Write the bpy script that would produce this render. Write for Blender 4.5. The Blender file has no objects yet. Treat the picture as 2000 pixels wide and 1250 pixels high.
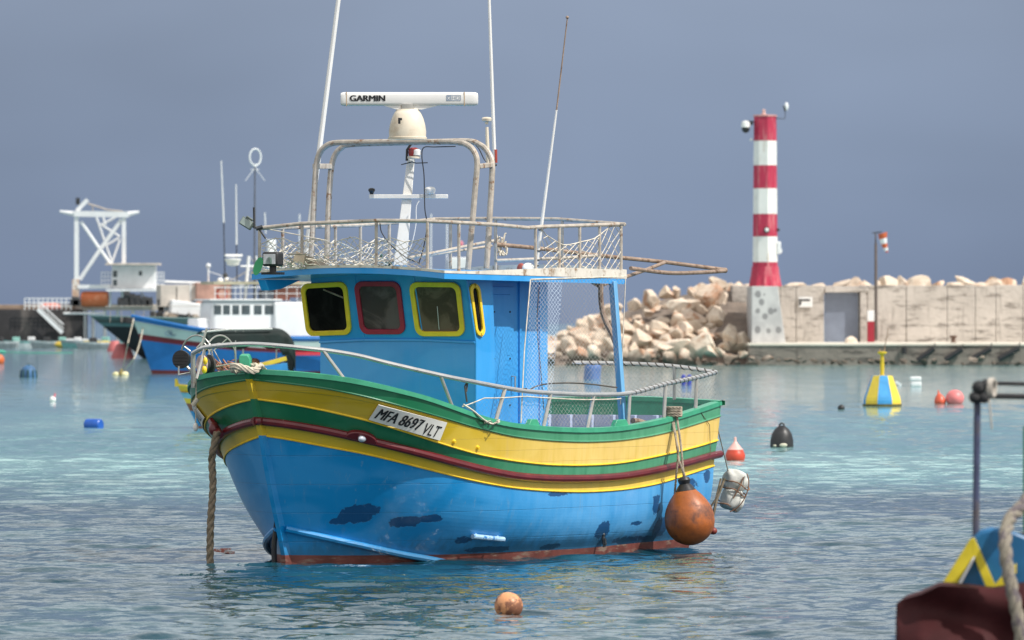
import bpy, math, random
import numpy as np
from mathutils import Vector, Matrix, noise
from mathutils.bvhtree import BVHTree
R = math.radians
random.seed(7)
SC = bpy.context.scene
COL = SC.collection

# ------------------------------------------------------------------ camera
F = 12750.0            # focal length in photo pixels (photo is 2000 px wide)
CAMH = 3.0
HOR = 632.0
cam_d = bpy.data.cameras.new('camera')
cam = bpy.data.objects.new('camera', cam_d); COL.objects.link(cam)
cam.location = (0, 0, CAMH); cam.rotation_euler = (R(90), 0, 0)
cam_d.sensor_width = 36; cam_d.lens = F*36/2000
cam_d.shift_y = (HOR-625)/2000
cam_d.clip_start = 1; cam_d.clip_end = 200000
cam_d.dof.use_dof = True; cam_d.dof.focus_distance = 84; cam_d.dof.aperture_fstop = 5.0
SC.camera = cam
SC.view_settings.view_transform = 'Standard'; SC.view_settings.look = 'None'
SC.view_settings.gamma = 1; SC.view_settings.exposure = 0.0

# ------------------------------------------------------------------ sun and sky
SUN_AZ, SUN_EL = 63.0, 50.0       # azimuth: to the right of straight behind the camera
sdir = Vector((math.sin(R(SUN_AZ))*math.cos(R(SUN_EL)), -math.cos(R(SUN_AZ))*math.cos(R(SUN_EL)), math.sin(R(SUN_EL))))
sun_d = bpy.data.lights.new('sun', 'SUN'); sun_d.energy = 4.6; sun_d.angle = R(0.6); sun_d.color = (1.0, .955, .89)
sun = bpy.data.objects.new('sun', sun_d); COL.objects.link(sun)
sun.rotation_euler = sdir.to_track_quat('Z', 'Y').to_euler()
sun.location = (30, 40, 60)

class NT:
    def __init__(s, tree): s.t = tree; s.n = tree.nodes; s.l = tree.links
    def new(s, typ, **kw):
        n = s.n.new(typ)
        for k, v in kw.items(): setattr(n, k, v)
        return n
    def put(s, sock, v):
        if hasattr(v, 'is_output') or isinstance(v, bpy.types.NodeSocket): s.l.new(v, sock)
        elif isinstance(v, (tuple, list)) and len(v) == 3 and sock.type == 'RGBA': sock.default_value = (*v, 1)
        else: sock.default_value = v
    def m(s, op, a, b=None, c=None, clamp=False):
        n = s.new('ShaderNodeMath', operation=op); n.use_clamp = clamp
        s.put(n.inputs[0], a)
        if b is not None: s.put(n.inputs[1], b)
        if c is not None: s.put(n.inputs[2], c)
        return n.outputs[0]
    def mix(s, f, a, b, mode='MIX'):
        n = s.new('ShaderNodeMix', data_type='RGBA', blend_type=mode)
        s.put(n.inputs[0], f); s.put(n.inputs[6], a); s.put(n.inputs[7], b)
        return n.outputs[2]
    def ss(s, x, lo, hi, a=0.0, b=1.0):
        n = s.new('ShaderNodeMapRange', interpolation_type='SMOOTHSTEP')
        s.put(n.inputs[0], x); n.inputs[1].default_value = lo; n.inputs[2].default_value = hi
        n.inputs[3].default_value = a; n.inputs[4].default_value = b
        return n.outputs[0]
    def noise(s, vec, scale, detail=4, rough=.55, dist=0.0):
        n = s.new('ShaderNodeTexNoise'); s.put(n.inputs['Vector'], vec)
        n.inputs['Scale'].default_value = scale; n.inputs['Detail'].default_value = detail
        n.inputs['Roughness'].default_value = rough; n.inputs['Distortion'].default_value = dist
        return n.outputs['Fac']
    def scl(s, vec, v):
        n = s.new('ShaderNodeVectorMath', operation='MULTIPLY'); s.put(n.inputs[0], vec); n.inputs[1].default_value = v
        return n.outputs[0]
    def obj(s): return s.new('ShaderNodeTexCoord').outputs['Object']
    def sep(s, v):
        n = s.new('ShaderNodeSeparateXYZ'); s.put(n.inputs[0], v); return n.outputs

w = bpy.data.worlds.new('World'); SC.world = w; w.use_nodes = True
t = NT(w.node_tree); t.n.clear()
sky = t.new('ShaderNodeTexSky', sky_type='NISHITA'); sky.sun_disc = False
sky.sun_elevation = R(SUN_EL); sky.sun_rotation = R(180-SUN_AZ); sky.dust_density = 2.0
d = t.new('ShaderNodeTexCoord').outputs['Generated']
dx, dy, dz = t.sep(d)
el = t.m('MAXIMUM', dz, 0.0)
ramp = t.new('ShaderNodeValToRGB'); cr = ramp.color_ramp
cr.elements[0].position = 0.0; cr.elements[0].color = (.210, .270, .400, 1)
cr.elements[1].position = 1.0; cr.elements[1].color = (.55, .62, .74, 1)
for p, c in ((.025, (.272, .345, .485)), (.055, (.285, .35, .47)), (.10, (.20, .27, .37)), (.16, (.36, .45, .55)), (.24, (1.12, 1.18, 1.22)), (.5, (.85, .88, .92))):
    e = cr.elements.new(p); e.color = (*c, 1)
t.l.new(el, ramp.inputs[0])
# slow drift of brightness in the rain cloud: lighter towards the middle of the view and to the right
nz = t.noise(t.scl(d, (9, 9, 22)), 1.0, 3, .5)
drift = t.m('ADD', t.m('MULTIPLY', t.m('SUBTRACT', nz, .5), .55), 1.0)
lat = t.m('MULTIPLY', t.m('ABSOLUTE', t.m('SUBTRACT', dx, .012)), -1.5)
drift = t.m('ADD', drift, t.m('MAXIMUM', lat, -.25))
front = t.ss(dy, -.2, .6)
cloud = t.mix(1.0, ramp.outputs[0], t.new('ShaderNodeCombineColor').outputs[0], 'MULTIPLY')
cc = [n for n in t.n if n.bl_idname == 'ShaderNodeCombineColor'][0]
for i in range(3): t.l.new(drift, cc.inputs[i])
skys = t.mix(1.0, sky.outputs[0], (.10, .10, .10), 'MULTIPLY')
# bright broken cloud, added unseen behind the camera to lift shade; rain front ahead
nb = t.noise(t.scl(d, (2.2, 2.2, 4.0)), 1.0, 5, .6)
back_fill = t.mix(t.ss(nb, .12, .42), skys, (.98, .97, .96))
both = t.mix(t.m('MAXIMUM', front, t.ss(el, .75, 1.0, 0, .3)), back_fill, cloud)
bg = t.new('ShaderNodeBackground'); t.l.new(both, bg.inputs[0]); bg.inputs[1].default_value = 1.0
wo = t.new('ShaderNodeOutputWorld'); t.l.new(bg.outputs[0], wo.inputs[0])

# ------------------------------------------------------------------ helpers: objects
def tag(o, label=None, cat=None, group=None, kind=None):
    if label: o['label'] = label
    if cat: o['category'] = cat
    if group: o['group'] = group
    if kind: o['kind'] = kind
    return o
def empty(name, loc, rz=0, label=None, cat=None, group=None):
    o = bpy.data.objects.new(name, None); COL.objects.link(o)
    o.location = loc; o.rotation_euler = (0, 0, rz); o.empty_display_size = .2
    return tag(o, label, cat, group)
def copy_tree(o, parent=None):
    c = o.copy(); COL.objects.link(c); c.parent = parent
    for ch in list(o.children): copy_tree(ch, c)
    return c

def wx(px, Y): return (px-1000)/F*Y
def wz(py, Y): return CAMH-(py-HOR)/F*Y
def at(px, py, Y): return Vector((wx(px, Y), Y, wz(py, Y)))
def onwater(px, py):
    Y = CAMH*F/(py-HOR); return Vector((wx(px, Y), Y, 0))

class MB:
    def __init__(s): s.v = []; s.f = []; s.mi = []; s.cur = 0
    def face(s, idx): s.f.append(tuple(idx)); s.mi.append(s.cur)
    def add(s, vs, fs):
        b = len(s.v); s.v += [tuple(p) for p in vs]
        for f in fs: s.face([b+i for i in f])
        return s
    def box(s, c, size, rot=None):
        c = Vector(c); hx, hy, hz = [q/2 for q in size]
        vs = [Vector((x, y, z)) for x in (-hx, hx) for y in (-hy, hy) for z in (-hz, hz)]
        if rot is not None: vs = [rot @ q for q in vs]
        return s.add([c+q for q in vs], [(0, 1, 3, 2), (4, 6, 7, 5), (0, 4, 5, 1), (2, 3, 7, 6), (0, 2, 6, 4), (1, 5, 7, 3)])
    def bar(s, a, b, w, h, up=Vector((0, 0, 1))):
        a = Vector(a); b = Vector(b); d = (b-a); L = d.length; d.normalize()
        sx = d.cross(up)
        if sx.length < 1e-4: sx = d.cross(Vector((0, 1, 0)))
        sx.normalize(); uy = sx.cross(d)
        return s.box((a+b)/2, (L, w, h), Matrix((d, sx, uy)).transposed())
    def tube(s, pts, r, n=8, cap=True):
        pts = [Vector(p) for p in pts]
        rs = r if isinstance(r, (list, tuple)) else [r]*len(pts)
        tan = []
        for i in range(len(pts)):
            a = pts[max(i-1, 0)]; b = pts[min(i+1, len(pts)-1)]
            q = b-a
            tan.append(q.normalized() if q.length > 1e-9 else Vector((0, 0, 1)))
        x = tan[0].cross(Vector((0, 0, 1)))
        if x.length < 1e-3: x = tan[0].cross(Vector((0, 1, 0)))
        x.normalize(); base = len(s.v)
        for i, p in enumerate(pts):
            x = (x - tan[i]*x.dot(tan[i]))
            if x.length < 1e-6: x = tan[i].orthogonal()
            x.normalize(); y = tan[i].cross(x)
            for k in range(n):
                a = 2*math.pi*k/n
                s.v.append(tuple(p + (x*math.cos(a)+y*math.sin(a))*rs[i]))
        for i in range(len(pts)-1):
            for k in range(n):
                a = base+i*n+k; b = base+i*n+(k+1) % n
                s.face((a, b, b+n, a+n))
        if cap:
            s.face([base+k for k in range(n)][::-1]); s.face([base+(len(pts)-1)*n+k for k in range(n)])
        return s
    def lathe(s, prof, c=(0, 0, 0), n=24, rot=None, sx=1, sy=1):
        """prof: list of (radius, height)"""
        c = Vector(c); base = len(s.v)
        for r, h in prof:
            for k in range(n):
                a = 2*math.pi*k/n; q = Vector((r*math.cos(a)*sx, r*math.sin(a)*sy, h))
                if rot is not None: q = rot @ q
                s.v.append(tuple(c+q))
        for i in range(len(prof)-1):
            for k in range(n):
                a = base+i*n+k; b = base+i*n+(k+1) % n
                s.face((a, b, b+n, a+n))
        s.face([base+k for k in range(n)][::-1]); s.face([base+(len(prof)-1)*n+k for k in range(n)])
        return s
    def sphere(s, c, r, n=20, m=12, sq=(1, 1, 1), rot=None):
        base = len(s.v); c = Vector(c)
        prof = [(math.sin(math.pi*i/m), -math.cos(math.pi*i/m)) for i in range(m+1)]
        prof[0] = (.01, -1); prof[-1] = (.01, 1)
        for rr, h in prof:
            for k in range(n):
                a = 2*math.pi*k/n; q = Vector((rr*math.cos(a)*r*sq[0], rr*math.sin(a)*r*sq[1], h*r*sq[2]))
                if rot is not None: q = rot @ q
                s.v.append(tuple(c+q))
        for i in range(m):
            for k in range(n):
                a = base+i*n+k; b = base+i*n+(k+1) % n
                s.face((a, b, b+n, a+n))
        s.face([base+k for k in range(n)][::-1]); s.face([base+m*n+k for k in range(n)])
        return s
    def grid(s, rows, flip=False, closed=False):
        base = len(s.v); m = len(rows[0])
        for r in rows: s.v += [tuple(p) for p in r]
        for i in range(len(rows)-1):
            for k in range(m if closed else m-1):
                a = base+i*m+k; b = base+i*m+(k+1) % m
                f = (a, b, b+m, a+m)
                s.face(f[::-1] if flip else f)
        return s
    def prism(s, poly, off):
        """poly: list of 3D points (planar), off: extrusion vector"""
        n = len(poly); off = Vector(off); base = len(s.v)
        s.v += [tuple(Vector(p)) for p in poly] + [tuple(Vector(p)+off) for p in poly]
        s.face([base+i for i in range(n)][::-1]); s.face([base+n+i for i in range(n)])
        for i in range(n):
            j = (i+1) % n; s.face((base+i, base+j, base+n+j, base+n+i))
        return s
    def build(s, name, mats, parent=None, smooth=35, bevel=0, solid=0, recalc=False):
        me = bpy.data.meshes.new(name)
        me.from_pydata(s.v, [], s.f)
        mats = mats if isinstance(mats, (list, tuple)) else [mats]
        for m_ in mats: me.materials.append(m_)
        me.polygons.foreach_set('material_index', [min(i, len(mats)-1) for i in s.mi])
        if recalc:
            import bmesh
            bm = bmesh.new(); bm.from_mesh(me); bmesh.ops.recalc_face_normals(bm, faces=bm.faces); bm.to_mesh(me); bm.free()
        if smooth:
            me.polygons.foreach_set('use_smooth', [True]*len(me.polygons))
            me.set_sharp_from_angle(angle=R(smooth))
        me.update()
        o = bpy.data.objects.new(name, me); COL.objects.link(o)
        if parent: o.parent = parent
        if solid:
            q = o.modifiers.new('solid', 'SOLIDIFY'); q.thickness = solid; q.offset = 0
        if bevel:
            q = o.modifiers.new('bevel', 'BEVEL'); q.width = bevel; q.segments = 2; q.limit_method = 'ANGLE'; q.angle_limit = R(40)
        return o

def smooth_path(pts, k=6, closed=False):
    """Catmull-Rom through pts"""
    pts = [Vector(p) for p in pts]; out = []; n = len(pts)
    rng = n if closed else n-1
    for i in range(rng):
        p0 = pts[(i-1) % n] if closed or i > 0 else pts[0]*2-pts[1]
        p1 = pts[i]; p2 = pts[(i+1) % n]
        p3 = pts[(i+2) % n] if closed or i+2 < n else pts[-1]*2-pts[-2]
        for j in range(k):
            t_ = j/k; t2 = t_*t_; t3 = t2*t_
            out.append(.5*((2*p1)+(-p0+p2)*t_+(2*p0-5*p1+4*p2-p3)*t2+(-p0+3*p1-3*p2+p3)*t3))
    if not closed: out.append(pts[-1])
    return out
def resample(pts, step):
    out = [pts[0].copy()]; acc = 0
    for a, b in zip(pts, pts[1:]):
        L = (b-a).length
        if L < 1e-9: continue
        pos = step-acc
        while pos <= L:
            out.append(a.lerp(b, pos/L)); pos += step
        acc = L-(pos-step)
    return out
def rope(mb, pts, r, pitch=None, strands=3, step=None, n=6):
    """laid rope: twisted strands about a path"""
    pitch = pitch or r*7; step = step or pitch/8
    ps = resample([Vector(p) for p in pts], step)
    for k in range(strands):
        out = []
        for i, p in enumerate(ps):
            a = ps[max(i-1, 0)]; b = ps[min(i+1, len(ps)-1)]; tn = (b-a).normalized()
            x = tn.cross(Vector((.3, 1, .2))).normalized(); y = tn.cross(x)
            ang = 2*math.pi*(i*step/pitch+k/strands)
            out.append(p+(x*math.cos(ang)+y*math.sin(ang))*r*.5)
        mb.tube(out, r*.56, n)
    return mb

# ------------------------------------------------------------------ helpers: materials
def mat(name, col, rough=.5, var=.18, scale=2.0, bump=.0, bscale=25, metal=0.0, col2=None, c2=(.5, .62), c2scale=4,
        stretch=(1, 1, 1), spec=.5, coat=0.0, coat_rough=.1, sheen=0):
    m = bpy.data.materials.new(name); m.use_nodes = True
    t = NT(m.node_tree); bs = t.n['Principled BSDF']
    v = t.obj()
    n1 = t.noise(v, scale, 5, .6)
    base = t.mix(t.ss(n1, .3, .7), tuple(c*(1-var) for c in col), tuple(min(1, c*(1+var)+.01*var) for c in col))
    if col2:
        n2 = t.noise(t.scl(v, stretch), c2scale, 6, .65)
        base = t.mix(t.ss(n2, c2[0], c2[1]), base, col2)
        t.put(bs.inputs['Roughness'], t.ss(n2, c2[0], c2[1], rough, min(1, rough+.25)))
    else:
        t.put(bs.inputs['Roughness'], t.ss(n1, .3, .7, max(0, rough-.06), min(1, rough+.08)))
    t.put(bs.inputs['Base Color'], base)
    bs.inputs['Metallic'].default_value = metal
    bs.inputs['Specular IOR Level'].default_value = spec
    bs.inputs['Coat Weight'].default_value = coat; bs.inputs['Coat Roughness'].default_value = coat_rough
    if bump:
        b = t.new('ShaderNodeBump'); b.inputs['Strength'].default_value = 1.0; b.inputs['Distance'].default_value = bump
        t.put(b.inputs['Height'], t.noise(v, bscale, 6, .6)); t.l.new(b.outputs[0], bs.inputs['Normal'])
    return m

M = {}
M['blue'] = None
M['white_paint'] = mat('white paint', (.72, .71, .68), .42, .06, 3, .002, 20, col2=(.42, .33, .22), c2=(.60, .80), c2scale=5)
M['clean_white'] = mat('clean white', (.80, .79, .77), .30, .03, 3, coat=.2)
M['bg_white'] = mat('far white paint', (.74, .75, .76), .5, .06, .6, col2=(.42, .40, .37), c2=(.60, .80), c2scale=.8)
M['black'] = mat('black plastic', (.018, .018, .02), .42, .3, 6)
M['dark'] = mat('dark matt', (.03, .032, .036), .7, .4, 2, col2=(.08, .075, .07), c2=(.5, .7), c2scale=3)
M['steel'] = mat('galvanised pipe', (.46, .45, .42), .34, .12, 8, .001, 60, metal=.55, col2=(.30, .18, .10), c2=(.60, .74), c2scale=7)
M['rusty_pipe'] = mat('weathered pipe', (.47, .42, .36), .5, .2, 10, .001, 60, metal=.2, col2=(.25, .14, .08), c2=(.54, .68), c2scale=9)
M['shiny_rail'] = mat('polished rail', (.72, .71, .68), .22, .08, 6, metal=.75, col2=(.36, .33, .28), c2=(.60, .75), c2scale=8)
M['brown_pipe'] = mat('brown pipe', (.30, .215, .16), .55, .2, 9, .001, 50, col2=(.14, .08, .05), c2=(.5, .66), c2scale=8)
M['rope'] = mat('old rope', (.21, .165, .115), .9, .3, 14, .004, 90, col2=(.10, .085, .05), c2=(.5, .65), c2scale=5)
M['pale_rope'] = mat('pale rope', (.55, .50, .40), .9, .2, 14, .003, 90)
M['string'] = mat('net cord', (.60, .55, .46), .9, .25, 10)
M['cord_dark'] = mat('dark cord', (.08, .07, .06), .9, .3, 10)
M['green_trim'] = mat('green trim', (.05, .33, .19), .38, .12, 5, .001, 30)
M['glass_dark'] = mat('dark window glass', (.012, .011, .010), .06, .5, 3, spec=.6)
M['red_tarp'] = mat('red tarpaulin', (.040, .004, .005), .7, .25, 2.5, .006, 9, col2=(.12, .05, .04), c2=(.70, .76), c2scale=5, spec=.25)
# ------------------------------------------------------------------ boat paints
def boat_paint(name, col, fade, rough=.32, chips_shade=None, patchcol=None, plank=None, lit_fade_amt=.5, wavy=.004, bow_dark=None):
    """gloss paint on timber: fading and painted sunlight aft, vertical run marks, plank seams, chips"""
    m = bpy.data.materials.new(name); m.use_nodes = True
    t = NT(m.node_tree); bs = t.n['Principled BSDF']; v = t.obj(); x, y, z = t.sep(v)
    # paler aft: faded paint plus sunlight put into the colour (object x runs aft)
    f1 = t.noise(v, 1.1, 5, .6)
    f2 = t.noise(t.scl(v, (5, 5, .55)), 1.6, 5, .65)
    lit_fade = t.m('MULTIPLY', t.ss(t.m('ADD', x, t.m('MULTIPLY', f1, 1.5)), 2.2, 6.2), lit_fade_amt)
    lit_fade = t.m('MULTIPLY', lit_fade, t.ss(f2, .25, .6, .55, 1.0))
    c = t.mix(lit_fade, col, fade)
    c = t.mix(t.m('MULTIPLY', t.ss(f1, .35, .7), .18), c, tuple(q*.7 for q in col))
    rp = t.noise(t.scl(v, (.8, .8, 1.6)), 1.3, 2, .4, .6)   # touched-up areas in a slightly different mix
    c = t.mix(t.m('MULTIPLY', t.ss(rp, .46, .56), .11), c, tuple(min(1, q*1.25+.03) for q in fade))
    streak = t.m('MULTIPLY', t.ss(f2, .56, .74), .22)
    c = t.mix(streak, c, tuple(q*.55+.06 for q in fade))
    h = t.m('MULTIPLY', t.noise(v, 2.2, 2, .5), wavy)
    if plank:
        seams = None
        for (k0, pitch) in plank:
            s_ = t.m('ABSOLUTE', t.m('SUBTRACT', t.m('FRACT', t.m('DIVIDE', t.m('SUBTRACT', z, k0), pitch)), .5))
            q = t.ss(s_, .0, .016, 1, 0)
            seams = q if seams is None else t.m('MAXIMUM', seams, q)
        c = t.mix(t.m('MULTIPLY', seams, .42), c, tuple(q*.35 for q in col))
        h = t.m('SUBTRACT', h, t.m('MULTIPLY', seams, .002))
    if chips_shade:
        nz = t.noise(t.scl(v, (6, 6, 9)), 1.5, 5, .7); nzo = t.m('MULTIPLY', t.m('SUBTRACT', nz, .5), 5.5)
        mk = None
        for (cx, cz, rx, rz, amp) in chips_shade:
            a = t.m('POWER', t.m('ABSOLUTE', t.m('DIVIDE', t.m('SUBTRACT', x, cx), rx)), 2.4)
            b = t.m('POWER', t.m('ABSOLUTE', t.m('DIVIDE', t.m('SUBTRACT', z, cz), rz)), 2.4)
            q = t.ss(t.m('ADD', t.m('ADD', a, b), t.m('MULTIPLY', nzo, amp)), .92, 1.06, 1, 0)
            mk = q if mk is None else t.m('MAXIMUM', mk, q)
        side = t.m('LESS_THAN', y, 0)
        mk = t.m('MULTIPLY', mk, side)
        c = t.mix(mk, c, patchcol)
        h = t.m('SUBTRACT', h, t.m('MULTIPLY', mk, .002))
    if chips_shade:   # tide line grime above the antifouling, with its own ragged edge
        gr = t.ss(t.m('ADD', z, t.m('MULTIPLY', t.noise(t.scl(v, (4, 4, 1.2)), 1.6, 6, .7), -.5)), -.12, .10, 1, 0)
        c = t.mix(t.m('MULTIPLY', gr, .5), c, (.035, .085, .12))
        run = t.noise(t.scl(v, (7, 7, .35)), 2.0, 4, .7)
        c = t.mix(t.m('MULTIPLY', t.ss(run, .60, .72), .35), c, (.20, .36, .50))
    # tiny scuffs
    sc = t.noise(t.scl(v, (3, 3, 14)), 4, 6, .75)
    c = t.mix(t.m('MULTIPLY', t.ss(sc, .70, .78), .35), c, (.62, .62, .58))
    t.put(bs.inputs['Base Color'], c)
    t.put(bs.inputs['Roughness'], t.m('ADD', rough, t.m('MULTIPLY', lit_fade, .25)))
    bs.inputs['Coat Weight'].default_value = .35; bs.inputs['Coat Roughness'].default_value = .09
    b = t.new('ShaderNodeBump'); b.inputs['Strength'].default_value = 1; b.inputs['Distance'].default_value = 1.0
    t.put(b.inputs['Height'], t.m('ADD', h, t.m('MULTIPLY', t.noise(v, 30, 3), .0008))); t.l.new(b.outputs[0], bs.inputs['Normal'])
    return m

BLUE = (.002, .245, .60); BLUE_F = (.14, .44, .80)
GREEN = (.008, .155, .065); GREEN_F = (.10, .37, .21)
YEL = (.58, .40, .008); YEL_F = (.88, .62, .20)
M['hull_green'] = boat_paint('green hull paint', GREEN, GREEN_F, .35, lit_fade_amt=.85)
M['hull_yellow'] = boat_paint('yellow hull paint', YEL, YEL_F, .38, lit_fade_amt=.95, plank=[(.08, .155)])
M['hull_yellow_low'] = boat_paint('lower yellow hull paint', (.68, .47, .015), (.84, .60, .12), .38, lit_fade_amt=.8)
M['boot'] = mat('red brown antifouling', (.16, .045, .035), .6, .3, 3, .002, 30, col2=(.25, .17, .13), c2=(.52, .68), c2scale=3, stretch=(1, 1, 4))
M['rub'] = mat('dark red rubbing strake', (.13, .007, .012), .33, .2, 4, .001, 40, col2=(.45, .33, .30), c2=(.66, .72), c2scale=9, coat=.3)
M['cabin_blue'] = boat_paint('blue cabin paint', (.010, .29, .72), (.10, .42, .84), .34, lit_fade_amt=.5)
M['yellow_trim'] = mat('yellow trim', (.90, .60, .03), .4, .1, 6, .001, 40)
M['red_trim'] = mat('crimson trim', (.38, .014, .045), .38, .12, 6, .001, 40)
M['inner'] = mat('pale blue bulwark lining', (.42, .48, .66), .6, .1, 2, .001, 30, col2=(.30, .30, .33), c2=(.58, .7), c2scale=4)
M['deck'] = mat('grey deck paint', (.26, .27, .27), .7, .2, 2, .002, 30)

# ------------------------------------------------------------------ the boat: frame of reference
TH = R(58); EX = Vector((math.cos(TH), math.sin(TH), 0)); EY = Vector((-math.sin(TH), math.cos(TH), 0)); EZ = Vector((0, 0, 1))
D0 = 80.7; B0 = Vector((wx(488, D0), D0, 0))
boat = empty('fishing_boat', B0, TH, 'blue wooden fishing boat with green and yellow striped bulwark, moored in the centre', 'fishing boat')
LC = Vector(((Vector((0, 0, CAMH))-B0).dot(EX), (Vector((0, 0, CAMH))-B0).dot(EY), CAMH))   # viewpoint in boat coordinates
def lray(px, py):
    d = Vector(((px-1000)/F, 1, -(py-HOR)/F)); return Vector((d.dot(EX), d.dot(EY), d.z))
def loc2w(p): return B0+EX*p[0]+EY*p[1]+EZ*p[2]
def w2loc(p): q = Vector(p)-B0; return Vector((q.dot(EX), q.dot(EY), q.z))
def pv(px, py, v): d = lray(px, py); return LC+d*((v-LC.y)/d.y)
def pu(px, py, u): d = lray(px, py); return LC+d*((u-LC.x)/d.x)
def pp(px, py, a, n): d = lray(px, py); return LC+d*((Vector(a)-LC).dot(n)/d.dot(n))
def px_of(p): W = loc2w(p); return 1000+W.x/W.y*F, HOR-(W.z-CAMH)/W.y*F
def pY(px, py, Y): return w2loc(at(px, py, Y))

CUR = {
 'G': [(484,725),(545,728),(599,732),(676,741),(752,757),(829,776),(880,794),(948,819),(1001,831),(1071,838),(1142,841),(1212,838),(1283,826),(1335,812),(1371,800),(1411,786)],
 'Gb': [(485,740),(560,748),(637,758),(714,774),(772,790),(829,805),(880,820),(930,835),(1001,852),(1071,860),(1142,863),(1212,860),(1283,849),(1335,835),(1409,811)],
 'Y1': [(499,779),(560,787),(637,802),(714,820),(791,843),(860,866),(930,887),(1001,900),(1071,908),(1142,909),(1212,905),(1283,891),(1353,875),(1407,858)],
 'R': [(508,822),(560,828),(637,841),(714,859),(791,878),(870,899),(930,915),(1001,930),(1071,935),(1142,935),(1212,931),(1283,918),(1353,900),(1412,882)],
 'Y2': [(511,850),(560,857),(637,872),(714,886),(791,905),(880,928),(930,940),(1001,953),(1071,959),(1142,961),(1212,957),(1283,946),(1353,923),(1407,905)],
 'BT': [(552,1084),(676,1085),(880,1083),(1001,1078),(1142,1071),(1247,1060),(1318,1054),(1385,1046)]}
def interp(tab, x):
    if x <= tab[0][0]: return tab[0][1]
    for (a, ya), (b, yb) in zip(tab, tab[1:]):
        if x <= b: return ya+(yb-ya)*(x-a)/(b-a)
    return tab[-1][1]
LV = [  # name, stem u, half breadth, tau, power, stern taper, length
 ('G', 0, 1.88, .51, .95, .155, 8.85), ('Gb', .02, 1.87, .54, .97, .155, 8.84), ('Y1', .12, 1.85, .67, 1.02, .155, 8.80),
 ('R', .22, 1.83, .80, 1.06, .16, 8.78), ('Y2', .30, 1.82, .85, 1.10, .16, 8.76), ('M1', .42, 1.82, .94, 1.10, .16, 8.73),
 ('M2', .55, 1.80, 1.04, 1.10, .17, 8.70), ('M3', .69, 1.74, 1.17, 1.08, .19, 8.66), ('BT', .80, 1.64, 1.31, 1.06, .22, 8.6), ('WL', .82, 1.62, 1.35, 1.06, .23, 8.58),
 ('K', .95, 1.2, 1.6, 1.1, .35, 8.5)]
def breadth(l, u):
    _, us, B, tau, p, c, L = l
    x = max(u-us, 0)
    b = B*(1-math.exp(-(x/tau)**p)) if x > 0 else 0
    if u > 4.6: b *= 1-c*((u-4.6)/(L-4.6))**2
    return b
NS = 72
def station_u(l, t_): return l[1]+(l[6]-l[1])*t_**1.9
def zsmooth(zs, it=3):
    for _ in range(it): zs = [zs[0]]+[(zs[i-1]+2*zs[i]+zs[i+1])/4 for i in range(1, len(zs)-1)]+[zs[-1]]
    return zs
rowsP = {}
for l in LV:
    n = l[0]; pts = []
    for i in range(NS+1):
        u = station_u(l, i/NS); b = breadth(l, u)
        pts.append([u, -b, 0])
    if n in CUR:
        zs = []
        for q in pts:
            W = loc2w(q); X = 1000+W.x/W.y*F; zs.append(CAMH-(interp(CUR[n], X)-HOR)/F*W.y)
        zs = zsmooth(zs, 5)
        for q, z_ in zip(pts, zs): q[2] = z_
    elif n == 'WL':
        for q in pts: q[2] = 0.0
    elif n == 'K':
        for q in pts: q[2] = -.55
    rowsP[n] = [Vector(q) for q in pts]
for k, n in ((.27, 'M1'), (.53, 'M2'), (.78, 'M3')):
    for i in range(NS+1):
        rowsP[n][i].z = rowsP['Y2'][i].z*(1-k)+rowsP['BT'][i].z*k
order = [l[0] for l in LV]
hm = MB(); band_mat = [0, 1, 0, 0, 2, 2, 2, 2, 2, 2]   # placeholder, set below
# slots: 0 green 1 yellow 2 lower yellow 3 blue 4 boot
bands = {('G','Gb'):0, ('Gb','Y1'):1, ('Y1','R'):0, ('R','Y2'):2, ('Y2','M1'):3, ('M1','M2'):3, ('M2','M3'):3, ('M3','BT'):3, ('BT','WL'):4, ('WL','K'):4}
mir = lambda p: Vector((p.x, -p.y, p.z))
# round the blue topsides with extra levels between the drawn ones
fine = ['Y2', 'M1', 'M2', 'M3', 'BT', 'WL']; cols = [smooth_path([rowsP[n_][i] for n_ in fine], 5) for i in range(NS+1)]
horder = order[:order.index('Y2')+1]
for k in range(1, 21):
    nm = 'BT' if k == 20 else 'h%d' % k
    rowsP[nm] = rowsP['BT'] if k == 20 else [Vector((c_[k].x, min(c_[k].y, 0), c_[k].z)) for c_ in cols]
    bands[(horder[-1], nm)] = 3; horder.append(nm)
horder += ['WL', 'K']
for a, b in zip(horder, horder[1:]):
    hm.cur = bands[(a, b)]
    hm.grid([rowsP[a], rowsP[b]])
    hm.grid([[mir(p) for p in rowsP[a]], [mir(p) for p in rowsP[b]]], flip=True)
    A, Bq = rowsP[a][-1], rowsP[b][-1]   # transom band
    n = 8
    hm.grid([[Vector((A.x+.10*math.sin(math.pi*i/n), A.y*(1-2*i/n), A.z)) for i in range(n+1)], [Vector((Bq.x+.10*math.sin(math.pi*i/n), Bq.y*(1-2*i/n), Bq.z)) for i in range(n+1)]])
hm.cur = 4
bvh_m = MB(); bvh_m.v = list(hm.v); bvh_m.f = list(hm.f)
BV = BVHTree.FromPolygons([Vector(q) for q in hm.v], hm.f)
def on_hull(px, py, off=0.0):
    d = lray(px, py).normalized(); h, nrm, idx, dist = BV.ray_cast(LC, d)
    if h is None:   # just past the outline: fall back to the nearest surface
        h, nrm, idx, dist = BV.find_nearest(LC+d*83)
    if nrm.dot(d) > 0: nrm = -nrm
    return h+nrm*off, nrm
def dark_patch(px, py, rx, ry, amp):
    p, n = on_hull(px, py); q, _ = on_hull(px+rx, py)
    return (p.x, p.z, max(abs(q.x-p.x), .03), ry/157, amp)
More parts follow.
